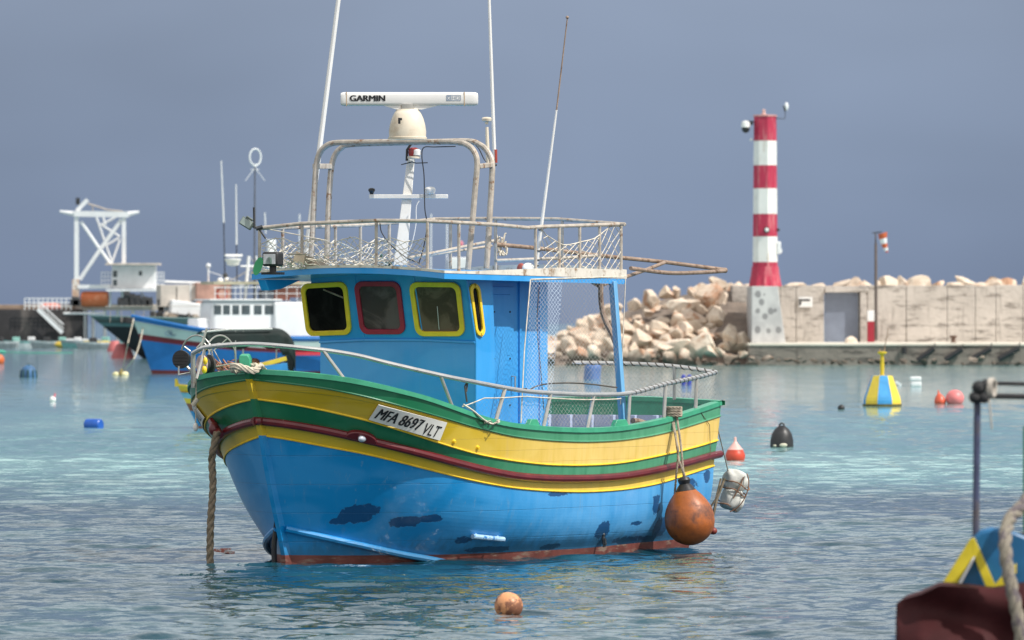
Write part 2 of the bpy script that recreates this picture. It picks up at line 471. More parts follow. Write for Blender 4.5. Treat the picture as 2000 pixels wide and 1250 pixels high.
chips_shade = [dark_patch(*c) for c in ((702,1003,36,18,.5),(664,1018,20,7,.6),(795,1019,30,11,.6),(840,1013,22,8,.6),(1093,964,22,5,.9),(1178,1036,12,18,.8),
    (1172,1062,5,14,.6),(1290,1030,12,22,.8),(1243,1022,10,5,.9),(1225,1056,24,9,.9),(1075,1068,16,6,.8),(955,1073,40,6,.8),(1345,945,14,10,1.2),(1282,985,7,20,1.1),(1260,1054,22,8,.8),(905,1055,14,7,1.4),(1380,930,6,14,1.0))]  # those beside the bar and ball fender paint their cast shadows
M['blue'] = boat_paint('blue hull paint', BLUE, BLUE_F, .30, chips_shade=chips_shade, patchcol=(.006, .075, .22), plank=[(.1, .36)], lit_fade_amt=.62, wavy=.010)
hull = hm.build('hull', [M['hull_green'], M['hull_yellow'], M['hull_yellow_low'], M['blue'], M['boot']], boat, smooth=40)

# inner bulwark
def offs(curve, d, z=None):
    out = []; n = len(curve)
    for i, p in enumerate(curve):
        a = curve[max(i-1, 0)]; b = curve[min(i+1, n-1)]
        tx, ty = b.x-a.x, b.y-a.y; L = math.hypot(tx, ty) or 1
        q = Vector((p.x-ty/L*d, p.y+tx/L*d, p.z if z is None else z))
        q.y = min(q.y, -.0); out.append(q)
    return out
G = rowsP['G']
gi = offs(G, .075)
drop = lambda c, h: [Vector((p.x, p.y, p.z-h)) for p in c]
tr = lambda c, n=10: [Vector((c[-1].x-.02+.06*math.sin(math.pi*i/n), c[-1].y*(1-2*i/n), c[-1].z)) for i in range(n+1)]
def ringline(c): return c+tr(c)[1:-1]+[mir(p) for p in c[::-1]]
lin = MB()
ring = ringline(gi)
lin.cur = 0; lin.grid([[p+Vector((0, 0, .02)) for p in ring], drop(ring, .17)], flip=True)
low = [Vector((min(p.x, 8.62), p.y, .98)) for p in offs(rowsP['M1'], .10)]
k3 = [i for i, p in enumerate(G) if p.x > 3.0][0]
ringa = ringline(gi[k3:]); ringb = ringline(low[k3:])
lin.cur = 1; lin.grid([drop(ringa, .17), ringb], flip=True)
lin.build('bulwark_lining', [M['green_trim'], M['inner']], boat)
# ribs standing inside the stern
for i in range(9):
    v = -1.35+i*.34
    rb = MB(); z1 = G[-1].z-.17
    rb.box((8.70, v, (1.2+z1)/2), (.09, .07, z1-1.2)); rb.build('rib', M['inner'], boat, bevel=.006)
dk = MB(); base = [Vector((p.x, p.y, .98)) for p in offs(rowsP['M1'], .1)]
dk.grid([base, [mir(p) for p in base]]); dk.build('deck', M['deck'], boat)
fd = MB(); fb = [Vector((p.x, p.y, p.z-.22)) for p in gi if p.x < 3.6]
fd.grid([fb, [mir(p) for p in fb]]); fd.build('foredeck', M['green_trim'], boat)

# gunwale cap
def cap_rows(side):
    o1 = offs(G, -.018); i1 = offs(G, .115)
    f = (lambda p: p) if side < 0 else mir
    return [[f(p)+Vector((0, 0, -.03)) for p in o1], [f(p)+Vector((0, 0, .028)) for p in o1], [f(p)+Vector((0, 0, .036)) for p in offs(G, .04)], [f(p)+Vector((0, 0, .028)) for p in i1], [f(p)+Vector((0, 0, -.03)) for p in i1]]
gc = MB()
for sd in (-1, 1):
    rr = cap_rows(sd); rr.append(rr[0]); gc.grid(rr, flip=(sd > 0))
g0 = G[-1]; n = 12
tc = []
for (dx_, dz_) in ((.05, -.03), (.05, .028), (-.02, .036), (-.10, .028), (-.10, -.03), (.05, -.03)):
    tc.append([Vector((g0.x+dx_+.10*math.sin(math.pi*i/n), (g0.y-.035)*(1-2*i/n), g0.z+dz_+.05*math.sin(math.pi*i/n))) for i in range(n+1)])
gc.grid(tc)
cap = gc.build('gunwale_cap', M['green_trim'], boat, recalc=True)

# stem post running down the bow in the colours of the bands
stem = MB(); slots = []
prof = [(p.x, p.z) for p in [rowsP[n_][0] for n_ in order]]
for k, (a, b) in enumerate(zip(order, order[1:])):
    stem.cur = bands[(a, b)]
    pa, pb = rowsP[a][0], rowsP[b][0]
    wa, wb = .030, .030
    A = [Vector((pa.x-.07, -wa, pa.z)), Vector((pa.x-.07, wa, pa.z)), Vector((pa.x+.12, wa+.02, pa.z)), Vector((pa.x+.12, -wa-.02, pa.z))]
    Bv = [Vector((pb.x-.07, -wb, pb.z)), Vector((pb.x-.07, wb, pb.z)), Vector((pb.x+.12, wb+.02, pb.z)), Vector((pb.x+.12, -wb-.02, pb.z))]
    stem.add(A+Bv, [(0, 1, 5, 4), (1, 2, 6, 5), (2, 3, 7, 6), (3, 0, 4, 7)])
stem.build('stem_post', [M['hull_green'], M['hull_yellow'], M['hull_yellow_low'], M['blue'], M['boot']], boat, smooth=0, recalc=True)

# rubbing strake: half round following the R line, both sides
rbs = MB()
for sd in (0, 1):
    c = offs(rowsP['R'], -.03); c = [mir(p) for p in c] if sd else c
    c[-1] = c[-1]+Vector((.08, 0, 0)); c = [Vector((c[0].x-.075, 0, c[0].z)), Vector((c[0].x-.05, (.03 if sd else -.03), c[0].z))]+c[2:]
    rbs.tube(c, .052, 10)
rbs.build('rubbing_strake', M['rub'], boat)
# thin moulding lines between the colours
for key, mname in (('Gb', 'hull_green'), ('Y1', 'yellow_trim'), ('Y2', 'yellow_trim')):
    q = MB()
    for sd in (0, 1):
        c = offs(rowsP[key], -.006); c = [mir(p) for p in c] if sd else c
        q.tube(c, .013, 6)
    q.build('moulding', M[mname], boat)

# spray rail low on the bow, both sides
sp = []
for (x_, y_) in ((558,1031),(600,1040),(660,1053),(720,1066),(780,1079),(835,1090),(875,1097),(905,1102)):
    p, n_ = on_hull(x_, y_, .035); sp.append(p)
sr = MB(); sps = smooth_path(sp, 5); sr.tube(sps, .042, 8); sr.tube([mir(p) for p in sps], .042, 8)
sr.build('spray_rail', M['blue'], boat)

# ---- registration boards with lettering
def text_mesh(body, offset=0.0, shear=0.0):
    offset = 0.0
    cu = bpy.data.curves.new('lettering', 'FONT'); cu.body = body; cu.offset = offset; cu.shear = shear; cu.resolution_u = 3
    o = bpy.data.objects.new('lettering', cu); COL.objects.link(o)
    dg = bpy.context.evaluated_depsgraph_get(); dg.update()
    me = bpy.data.meshes.new_from_object(o.evaluated_get(dg))
    vs = [Vector(v_.co) for v_ in me.vertices]; fs = [tuple(p.vertices) for p in me.polygons]
    bpy.data.objects.remove(o); bpy.data.meshes.remove(me)
    x0 = min(p.x for p in vs); x1 = max(p.x for p in vs); y0 = min(p.y for p in vs); y1 = max(p.y for p in vs)
    return [((p.x-x0)/(x1-x0), (p.y-y0)/(y1-y0)) for p in vs], fs
def bil(q, s, t_): return q[0]*(1-s)*(1-t_)+q[1]*s*(1-t_)+q[2]*s*t_+q[3]*(1-s)*t_
def letter(mb, body, quad, s0, s1, t0, t1, off, offset=.03, shear=0.0):
    """quad: bottom left, bottom right, top right, top left"""
    vs, fs = text_mesh(body, offset, shear)
    return mb.add([bil(quad, s0+(s1-s0)*x_, t0+(t1-t0)*y_)+off for x_, y_ in vs], fs)
def plate_quad(cs, off):
    q = [on_hull(x_, y_, off) for x_, y_ in cs]; n_ = sum((a[1] for a in q), Vector()).normalized(); return [a[0] for a in q], n_
M['plate'] = mat('number board', (.74, .73, .69), .45, .05, 5, col2=(.45, .42, .36), c2=(.6, .75), c2scale=9)
M['ink'] = mat('black lettering', (.012, .012, .014), .5, .1, 4)
BQ = [(720,817),(856,859),(870,824),(739,788)]
def board_pt(s, t_, off, mirror=False):
    x_ = (BQ[0][0]*(1-s)+BQ[1][0]*s)*(1-t_)+(BQ[3][0]*(1-s)+BQ[2][0]*s)*t_; y_ = (BQ[0][1]*(1-s)+BQ[1][1]*s)*(1-t_)+(BQ[3][1]*(1-s)+BQ[2][1]*s)*t_
    p, n_ = on_hull(x_, y_, off); return mir(p) if mirror else p
def board(mirror):
    ns, nt = 16, 4; q = MB()
    g = lambda off: [[board_pt(i/ns, j/nt, off, mirror) for i in range(ns+1)] for j in range(nt+1)]
    A, Bk = g(.034), g(.022); q.grid(A, flip=mirror)
    per_ = lambda m_: m_[0]+[r_[-1] for r_ in m_[1:]]+m_[-1][::-1][1:]+[r_[0] for r_ in m_[::-1][1:]]
    q.grid([per_(A), per_(Bk)]); b = q.build('number_board', M['plate'], boat, recalc=False)
    lt = MB()
    for body, s0, s1, t0, t1, o_ in (('MFA 8697', .05, .70, .20, .84, 0.0), ('VLT', .735, .955, .10, .72, 0.0)):
        vs, fs = text_mesh(body, o_, .25)
        for kx, ds in enumerate((0, .006, -.006) if body[0] == 'M' else (0, .003)):   # heavier strokes
            lt.add([board_pt((1-(s0+(s1-s0)*x_+ds)) if mirror else s0+(s1-s0)*x_+ds, t0+(t1-t0)*y_, .039+kx*.0006, mirror) for x_, y_ in vs], [f[::-1] for f in fs] if not mirror else fs)
    lt.build('lettering', M['ink'], b, smooth=0)
board(False); board(True)

# ---- bow fairlead light housing (dark red lump with a bright lamp)
p, n_ = on_hull(706, 852, .01); tx = (on_hull(735, 860)[0]-on_hull(677, 845)[0]).normalized(); up = n_.cross(tx).normalized()
if up.z < 0: up = -up
hb = MB(); N_ = 14
pl = [p+tx*(.20*math.cos(math.pi*i/N_))+up*(-.03+.13*math.sin(math.pi*i/N_)**.7) for i in range(N_+1)]
hb.prism(pl, n_*.07)
hs = hb.build('lamp_housing', M['rub'], boat, recalc=True, bevel=.012)
lm = MB(); lm.sphere(p+n_*.07+up*.02, .055, 14, 8, (1.3, .8, .8)); lm.build('lamp_lens', mat('lamp lens', (.55, .60, .68), .12, .05, 3, metal=.3), hs)
# grab bar / sacrificial bracket, low midships
a_, n1 = on_hull(919, 1043, .05); b_, n2_ = on_hull(979, 1049, .05)
gb = MB(); gb.tube([a_, b_], .033, 10); gb.tube([a_+(b_-a_)*.15, a_+(b_-a_)*.15-n1*.07], .02, 6); gb.tube([a_+(b_-a_)*.85, a_+(b_-a_)*.85-n1*.07], .02, 6)
gb.build('fender_bar', mat('chipped pale blue bar', (.36, .55, .75), .35, .1, 8, col2=(.03, .2, .5), c2=(.55, .6), c2scale=14), boat)
# towing eye low on the side
p, n_ = on_hull(1176, 1050, .02)
ey = MB(); ey.sphere(p+EZ*.05, .03, 10, 6); ey.tube([p+EZ*.03, p-EZ*.10+n_*.02], .02, 8); ey.tube([p+EZ*.02+n_*.03, p-EZ*.05+n_*.045, p-EZ*.08], .018, 8)
ey.build('side_eye', mat('blackened steel', (.05, .06, .07), .4, .4, 20, metal=.6), boat)
# pair of little yellow studs
for (x_, y_) in ((886, 862), (932, 874)):
    p, n_ = on_hull(x_, y_, .0); s_ = MB(); s_.tube([p, p+n_*.035], [.03, .018], 10); s_.build('stud', M['yellow_trim'], boat)

# ---- dark forefoot shoe at the very bottom of the stem
ff = MB(); ff.tube(smooth_path([Vector((.68, .055, .55)), Vector((.74, .12, .38)), Vector((.80, .18, .22)), Vector((.84, .2, 0)), Vector((.9, .2, -.3))], 4), .035, 8)
ff.build('forefoot_strip', M['dark'], boat)

# ------------------------------------------------------------------ cabin
HW = 1.2; ZK = 2.79; ZT = 3.63; LEAN = .24; SV = -.93
front = [(3.37, HW), (3.27, .45), (3.27, -.45), (3.33, -HW)]
zk = [ZK-.03, ZK, ZK, ZK-.03]
cb = MB()
bot = [Vector((u_, v_, .95)) for u_, v_ in front]; kn = [Vector((u_, v_, z_)) for (u_, v_), z_ in zip(front, zk)]
top = [Vector((u_-LEAN, v_, ZT)) for u_, v_ in front]
cb.grid([bot, kn, top], flip=True)
# port cheek, step in, port side, aft wall, starboard side
def wall(pts2, z0=.95, z1=ZT, top2=None):
    b_ = [Vector((a[0], a[1], z0)) for a in pts2]; t_ = [Vector((a[0], a[1], z1)) for a in (top2 or pts2)]
    cb.grid([b_, t_], flip=True)
UC = 3.78
cb.grid([[Vector((3.33, -HW, .95)), Vector((UC, -HW-.0, .95))], [Vector((3.33, -HW, ZK-.03)), Vector((UC, -HW, ZK-.03))], [Vector((3.33-LEAN, -HW, ZT)), Vector((UC-.06, -HW, ZT))]], flip=True)
wall([(UC, -HW), (UC, SV)], top2=[(UC-.06, -HW), (UC-.06, SV)]); wall([(UC-.1, SV), (5.5, SV)]); wall([(5.5, SV), (5.5, HW)])
cb.grid([[Vector((5.5, HW, .95)), Vector((3.37, HW, .95))], [Vector((5.5, HW, ZK)), Vector((3.37, HW, ZK-.03))], [Vector((5.5, HW, ZT)), Vector((3.37-LEAN, HW, ZT))]], flip=True)
cabin = cb.build('cabin', M['cabin_blue'], boat, smooth=12)
# ledge below the windows, corner beads
ld = MB()
nf = Vector((-1, 0, 0))
for a, b in zip(kn, kn[1:]):
    ld.bar(a+nf*.015, b+nf*.015, .03, .028)
ld.build('window_ledge', M['cabin_blue'], cabin, bevel=.004)
for k in (1, 2):
    q = MB(); q.tube([top[k]+nf*.0, kn[k]+nf*.0], .012, 6); q.build('corner_bead', M['cabin_blue'], cabin)
q = MB(); q.tube([Vector((3.33-LEAN, -HW, ZT-.02)), Vector((3.33, -HW, ZK-.03)), Vector((3.33, -HW, 1.3))], .016, 8); q.build('corner_bead', M['cabin_blue'], cabin)
# vertical panel ribs on the port side wall
for u_ in (3.86, 4.80, 5.30):
    q = MB(); q.box((u_, SV-.012, 2.3), (.045, .03, 2.6)); q.build('wall_batten', M['cabin_blue'], cabin, bevel=.004)

def rquad(quad, inset, rad, nseg=6):
    """rounded rectangle in the unit square mapped on a quad, inset measured in metres"""
    W = (quad[1]-quad[0]).length; H = (quad[3]-quad[0]).length
    sx, sy = inset/W, inset/H; rx, ry = max(rad-inset*.6, .02)/W, max(rad-inset*.6, .02)/H; out = []
    for cx, cy, a0 in ((1-sx-rx, 1-sy-ry, 0), (sx+rx, 1-sy-ry, 90), (sx+rx, sy+ry, 180), (1-sx-rx, sy+ry, 270)):
        for i in range(nseg+1):
            a = R(a0+90*i/nseg); out.append(bil(quad, cx+rx*math.cos(a), cy+ry*math.sin(a)))
    return out
def cabin_window(quad, n_, m_frame, glass, fw=.064, rad=.115):
    """quad BL BR TR TL"""
    fr = MB(); o = rquad(quad, 0, rad); i_ = rquad(quad, fw, rad)
    A = [p+n_*.004 for p in o]; B = [p+n_*.030 for p in o]; C = [p+n_*.030 for p in i_]; D = [p-n_*.02 for p in i_]
    for X_ in (A, B, C, D): X_.append(X_[0])
    fr.grid([A, B, C, D]); f = fr.build('window', m_frame, boat, smooth=50, recalc=True, bevel=.006)
    g = MB(); pts = [p+n_*.006 for p in rquad(quad, fw-.01, rad)]; g.v = [tuple(p) for p in pts]; g.face(range(len(pts)))
    g.build('pane', glass, f, smooth=0)
    return f
def glassmat(name, tone, split=None):
    m = bpy.data.materials.new(name); m.use_nodes = True; t = NT(m.node_tree); bs = t.n['Principled BSDF']; v = t.obj()
    n1 = t.noise(v, 2.3, 4, .6, .8)
    t.put(bs.inputs['Base Color'], t.mix(t.ss(n1, .42, .62), tone, tuple(c*2.0+.004 for c in tone)))  # soft two-tone reflection painted into the pane colour
    bs.inputs['Roughness'].default_value = .10; bs.inputs['Specular IOR Level'].default_value = .07
    return m
GL1 = glassmat('dark glass', (.006, .005, .004)); GL2 = glassmat('mottled brown glass', (.075, .050, .052)); GL3 = glassmat('brownish glass', (.085, .056, .040)); 
facets = [(kn[0], kn[1], top[0]), (kn[1], kn[2], top[1]), (kn[2], kn[3], top[2])]
def facet_n(a, b, c):
    n_ = (b-a).cross(c-a).normalized(); return n_ if n_.x < 0 else -n_
WPX = [([(601,656),(689,653),(678,549),(588,554)], 'yellow_trim', GL1, 0), ([(706,652),(794,652),(782,549),(692,549)], 'red_trim', GL2, 1), ([(814,656),(910,656),(899,551),(799,550)], 'yellow_trim', GL3, 2)]
for cs, mn, g, k in WPX:
    a, b, c = facets[k]; n_ = facet_n(a, b, c)
    q = [pp(x_, y_, a, n_) for x_, y_ in cs]
    wn = cabin_window(q, n_, M[mn], g)
    if k == 2:   # things seen inside: a pale bulkhead edge and a white rod
        r_ = MB(); r_.tube([bil(q, .48, .12)+n_*.010, bil(q, .50, .55)+n_*.010], .004, 6); r_.build('window_bar', M['white_paint'], wn)
# narrow port cheek window (foreshortened)
q = [pv(x_, y_, -HW) for x_, y_ in ((928,657),(946,656),(934,554),(914,554))]
q = [Vector((p.x, -HW, p.z)) for p in q]
cabin_window(q, Vector((0, -1, 0)), M['yellow_trim'], GL1, fw=.05, rad=.10)
# door on the port side, panel and handle
dr = MB(); u0, u1 = 4.02, 4.62
dr.box(((u0+u1)/2, SV-.018, 2.30), (u1-u0, .03, 2.35))
door = dr.build('door', M['cabin_blue'], boat, bevel=.006)
dp = MB(); dp.box(((u0+u1)/2-.02, SV-.038, 2.35), (u1-u0-.16, .018, 2.05)); dp.build('door_panel', M['cabin_blue'], door, bevel=.008)
for (u_, z_) in ((4.12, 2.55), (4.50, 2.55), (4.12, 1.95), (4.50, 1.95), (4.12, 3.15), (4.50, 3.15)):
    b_ = MB(); b_.tube([(u_, SV-.045, z_), (u_, SV-.056, z_)], .012, 8); b_.build('door_bolt', M['dark'], door)
hd = MB(); hd.tube([(4.56, SV-.03, 2.15), (4.56, SV-.09, 2.15), (4.56, SV-.09, 2.32), (4.56, SV-.03, 2.32)], .010, 6); hd.build('door_handle', M['steel'], door)
# curved strip marks in the second pane, gaff seen through the first: modelled as a pole lying inside
gp = MB(); a, b, c = facets[0]; n_ = facet_n(a, b, c)
gp.tube([pp(633,565,a,n_)+n_*.012, pp(672,581,a,n_)+n_*.012], .012, 6); gp.build('gaff_handle', M['brown_pipe'], boat)

# ------------------------------------------------------------------ roof
RU0, RU1, RV = 2.18, 6.60, 1.46
def zroof(u, v): return 3.66-.010*(u-RU0)-.015+.075*(1-(v/RV)**2)
rf = MB(); NU, NV = 14, 12
def rrow(u, dz, ex=0.0): return [Vector((u, -RV-ex+(2*(RV+ex))*k/NV, zroof(u, -RV+2*RV*k/NV)+dz)) for k in range(NV+1)]
us = [RU0+(RU1-RU0)*i/NU for i in range(NU+1)]
topg = [rrow(u, 0) for u in us]; botg = [rrow(u, -.085) for u in us]
rf.grid(topg, flip=True); rf.cur = 0; rf.grid(botg)
rf.grid([[r_[0] for r_ in topg], [r_[0] for r_ in botg]]); rf.grid([[r_[-1] for r_ in topg], [r_[-1] for r_ in botg]], flip=True)
rf.grid([topg[0], botg[0]], flip=True); rf.grid([topg[-1], botg[-1]])
roof = rf.build('roof', M['cabin_blue'], boat, smooth=30, recalc=True)
M['roof_edge'] = mat('weathered white roof edge', (.66, .62, .55), .6, .12, 4, .003, 20, col2=(.28, .19, .12), c2=(.52, .70), c2scale=6)
re_ = MB()
per = [Vector((u, -RV, zroof(u, RV))) for u in us]+[Vector((RU1, -RV+2*RV*k/NV, zroof(RU1, -RV+2*RV*k/NV))) for k in range(1, NV+1)]+[Vector((u, RV, zroof(u, RV))) for u in us[::-1][1:]]+[Vector((RU0, RV-2*RV*k/NV, zroof(RU0, RV-2*RV*k/NV))) for k in range(1, NV)]
cen = Vector(((RU0+RU1)/2, 0, 0))
def upst(h_of):
    rings = [[], [], [], []]
    for p in per:
        inn = Vector((p.x+(.05 if p.x < RU0+.01 else (-.05 if p.x > RU1-.01 else 0)), p.y+(.05 if p.y < -RV+.01 else (-.05 if p.y > RV-.01 else 0)), p.z))
        h = h_of(p)
        out = Vector((p.x+(-.006 if p.x < RU0+.01 else (.006 if p.x > RU1-.01 else 0)), p.y+(-.006 if p.y < -RV+.01 else (.006 if p.y > RV-.01 else 0)), p.z))
        rings[0].append(out-EZ*.012); rings[1].append(out+EZ*h); rings[2].append(inn+EZ*h); rings[3].append(inn-EZ*.012)
    return [r_+[r_[0]] for r_ in rings]
def hh(p): return .02+.085*max(0, min(1, (p.x-RU0-.6)/2.2))
re_.grid(upst(hh)); re_.build('roof_edge', M['roof_edge'], roof, recalc=True)
# visor bracket under the forward starboard corner
vb = MB(); vb.prism([Vector((2.22, 1.40, 3.56)), Vector((2.9, 1.30, 3.56)), Vector((2.5, 1.34, 3.44)), Vector((2.28, 1.38, 3.42))], Vector((0, -.12, 0)))
vb.build('visor_bracket', M['cabin_blue'], boat, recalc=True, bevel=.01)
# blue corner post of the awning
pst = MB(); a_ = pv(1197, 550, -1.45); b_ = pv(1217, 828, -1.72); pst.bar(a_, b_, .085, .085, up=Vector((1, 0, 0)))
pst.build('awning_post', boat_paint('pale blue post paint', (.05, .27, .55), (.2, .45, .68), .4, lit_fade_amt=.6), boat, bevel=.008)
q = MB(); q.tube([Vector((6.1, 1.4, 1.9)), Vector((6.2, 1.38, 3.55))], .04, 8); q.build('awning_post', M['cabin_blue'], boat)
# ------------------------------------------------------------------ railings
# roof rail: near side follows the forward and port edges
def on_roof_edge(px, py, side):   # side 'f' forward edge plane, 'p' port plane, 's' starboard, 'a' aft
    return pu(px, py, RU0+.06) if side == 'f' else pu(px, py, RU1-.08) if side == 'a' else pv(px, py, -RV+.06) if side == 'p' else pv(px, py, RV-.06)
c_fs = on_roof_edge(504, 446, 'f')
near = [c_fs, on_roof_edge(588, 437, 'f'), on_roof_edge(736, 431, 'f'), on_roof_edge(835, 432, 'f'), on_roof_edge(880, 434, 'p'), on_roof_edge(968, 439, 'p'), on_roof_edge(1030, 445, 'p'), on_roof_edge(1057, 443, 'p'), on_roof_edge(1150, 440, 'p'), on_roof_edge(1220, 438, 'p')]
farl = [on_roof_edge(1220, 438, 'a'), on_roof_edge(1089, 428, 'a'), on_roof_edge(968, 427, 'a'), on_roof_edge(850, 428, 'a'), on_roof_edge(812, 432, 's'), on_roof_edge(703, 440, 's'), on_roof_edge(600, 444, 's'), c_fs]
rr = MB(); rr.tube(near, .026, 8); rr.tube(farl, .024, 8)
roof_rail = rr.build('roof_rail', M['rusty_pipe'], boat)
def stanch(pt, side, r=.021, z0=None):
    q = MB(); foot = Vector((pt.x, pt.y, zroof(min(max(pt.x, RU0), RU1), pt.y)+.0 if z0 is None else z0))
    q.tube([foot, pt], r, 8); return q.build('stanchion', M['rusty_pipe'], boat)
def on_path(path, px):
    for a, b in zip(path, path[1:]):
        xa, xb = px_of(a)[0], px_of(b)[0]
        if min(xa, xb) <= px <= max(xa, xb) and abs(xa-xb) > .01: return a.lerp(b, (px-xa)/(xb-xa))
    return None
for x_ in (507, 590, 735, 835): stanch(on_path(near, x_) , 'f')
for x_ in (896, 1046, 1092, 1132, 1171, 1213): stanch(on_path(near[4:], x_), 'p')
for x_ in (552, 655, 704, 760): stanch(on_path(farl[3:], x_), 's')
for x_ in (1098, 968, 880): stanch(on_path(farl[:4], x_), 'a')

# bow and side rail
RAILP = [(640,685),(700,695),(760,710),(860,733),(920,745),(1020,763),(1100,769),(1160,771),(1230,768),(1300,750),(1370,735),(1398,727)]
def rail_b(u): 
    return breadth(LV[0], max(u, 0))-.06
gl = [rowsP['G'][i] for i in range(len(rowsP['G']))]
def gun_at_px(px, rows=gl):
    for a, b in zip(rows, rows[1:]):
        xa, xb = px_of(a)[0], px_of(b)[0]
        if xa <= px <= xb: return a.lerp(b, (px-xa)/(xb-xa))
    return rows[-1]
port = []
for (x_, y_) in RAILP:
    g = gun_at_px(x_); v_ = g.y+.06
    port.append(pv(x_, y_, v_))
stbd = []
for (x_, y_, v_) in ((377, 690, 1.05), (400, 679, .78), (440, 674, .45), (485, 672, .12), (530, 674, -.28), (585, 679, -.62)):
    stbd.append(pv(x_, y_, v_))
port[0].y = port[0].y
path = smooth_path(stbd+port, 6)
M['bow_rail'] = M['shiny_rail']
brm = MB(); brm.tube(path, .030, 10); bow_rail = brm.build('bow_rail', M['shiny_rail'], boat)
last = port[-1]
trp = smooth_path([last, pu(1317, 715, last.x+.02), pu(1230, 710, last.x+.02), pu(1120, 708, last.x+.02)], 5)
q = MB(); q.tube(trp, .026, 8); stern_rail = q.build('stern_rail', M['shiny_rail'], boat)
# black and white cord wound round the after rail
q = MB(); seg = [p for p in path if px_of(p)[0] > 1228]+trp[1:]
rs = resample(seg, .012); out = []
for i, p in enumerate(rs):
    a = rs[max(i-1, 0)]; b = rs[min(i+1, len(rs)-1)]; tn = (b-a).normalized(); x_ = tn.cross(EZ).normalized(); y_ = tn.cross(x_); an = 2*math.pi*i*.012/.13
    out.append(p+(x_*math.cos(an)+y_*math.sin(an))*.026)
q.tube(out, .009, 5); q.build('lashing_cord', M['cord_dark'], stern_rail)
def rpost(xt, yt, xb, yb, r=.024, m='steel', name='rail_post'):
    g = gun_at_px(xb); v_ = g.y+.05
    b = Vector((g.x, v_, g.z+.02)) if yb is None else pv(xb, yb, v_)
    tpt = min(path, key=lambda p: (px_of(p)[0]-xt)**2+(px_of(p)[1]-yt)**2)
    q = MB(); q.tube([b, tpt], r, 8); return q.build(name, M[m], boat)
for xt, yt, xb in ((634, 684, 678), (855, 733, 890), (985, 757, 975), (1075, 768, 1068), (1157, 771, 1153), (1232, 768, 1233), (1303, 750, 1303), (1363, 736, 1365)):
    rpost(xt, yt, xb, None, .026 if xt > 900 else .022)
b = Vector((last.x+.0, 1.1*0+pu(1317, 778, last.x).y, rowsP['G'][-1].z+.04)); q = MB(); q.tube([b, pu(1317, 715, last.x)], .022, 8); q.build('rail_post', M['steel'], boat)
q = MB(); s0 = stbd[0]; q.tube([s0, Vector((s0.x+.05, s0.y+.03, 2.2))], .03, 8); q.build('rail_post', M['steel'], boat)
q = MB(); s0 = stbd[1]; q.tube([s0, pv(384, 740, s0.y)], .018, 6); q.build('rail_post', M['steel'], boat)

# ------------------------------------------------------------------ radar arch, radar, mast
def hoop(xl, yl, xr, yr, pts_top, u0, r=.038):
    """pts in photo pixels placed on a plane leaning slightly aft"""
    nrm = Vector((1, 0, -.10)).normalized(); a = Vector((u0, 0, 3.7))
    P = [pp(x_, y_, a, nrm) for x_, y_ in [(xl, yl)]+pts_top+[(xr, yr)]]
    q = MB(); q.tube(smooth_path(P, 6), r, 10); return q.build('arch_hoop', M['rusty_pipe'], arch)
def vv(n): return None
ar = MB()
U_A, U_B = 3.13, 3.55
nrm = Vector((1, 0, -.10)).normalized()
br = []
A1 = pp(616, 325, Vector((U_A, 0, 3.7)), nrm); B1 = pp(645, 325, Vector((U_B, 0, 3.7)), nrm)
ar.bar(A1, B1, .09, .07)
A2 = pp(934, 325, Vector((U_A, 0, 3.7)), nrm); B2 = pp(960, 322, Vector((U_B, 0, 3.7)), nrm)
arch = ar.build('radar_arch', M['rusty_pipe'], boat, bevel=.008)
ar2 = MB(); ar2.bar(A2, B2, .07, .06); ar2.build('arch_bracket', M['rusty_pipe'], arch, bevel=.008)
hoop(606, 526, 914, 527, [(609, 480), (612, 420), (615, 360), (618, 322), (624, 300), (636, 286), (655, 279), (700, 278), (780, 277), (860, 277), (893, 278), (914, 284), (927, 298), (932, 320), (928, 370), (923, 430), (918, 480)], U_A)
hoop(637, 526, 950, 525, [(639, 480), (642, 400), (645, 350), (649, 318), (656, 300), (668, 288), (684, 282), (760, 279), (850, 277), (915, 276), (938, 283), (953, 297), (961, 318), (960, 360), (956, 430), (953, 480)], U_B)

# radar scanner: its own turned block, facing the lens squarely
Yr = 81.9
rc = w2loc(at(796, 272, Yr)); rot = Matrix.Rotation(-TH, 3, 'Z')
s_ = Yr/F
ped = MB()
ped.lathe([(.20, 0), (.242, .0), (.244, .025), (.232, .03), (.234, .10), (.222, .18), (.203, .25), (.178, .31), (.158, .345), (.150, .35), (.140, .375), (.10, .38)], rc, 28, rot, 1, .85)
M['aged_white'] = mat('yellowed white plastic', (.74, .66, .53), .38, .07, 2.2, col2=(.55, .42, .28), c2=(.50, .72), c2scale=2.5)
radar = ped.build('radar', M['aged_white'], boat, smooth=45)
nk = MB(); nk.lathe([(.10, .37), (.10, .44)], rc, 20, rot); nk.build('radar_neck', M['steel'], radar)
lb = MB(); lb.box(rc+rot @ Vector((-.10, -.215, .225)), (.03, .012, .075), rot); lb.box(rc+rot @ Vector((-.075, -.215, .245)), (.02, .012, .03), rot); lb.build('warning_label', M['black'], radar, smooth=0)
L_ = 269*s_; H_ = 27*s_
an = MB(); rows = []
NN = 24; c0 = rc+Vector((0, 0, (272-193.5)*s_))+rot @ Vector((3.5*s_, 0, 0))
for i, (x_, k) in enumerate(((-.5, .55), (-.497, .85), (-.485, .97), (-.465, 1.0), (.42, 1.0), (.455, 1.0), (.480, .97), (.495, .86), (.5, .55))):
    row = []
    for j in range(NN):
        a = 2*math.pi*j/NN; ca, sa = math.cos(a), math.sin(a)
        y_ = math.copysign(abs(ca)**.45, ca)*.075; z_ = math.copysign(abs(sa)**.45, sa)*H_/2
        row.append(c0+rot @ Vector((x_*L_, y_*k, z_*k)))
    rows.append(row)
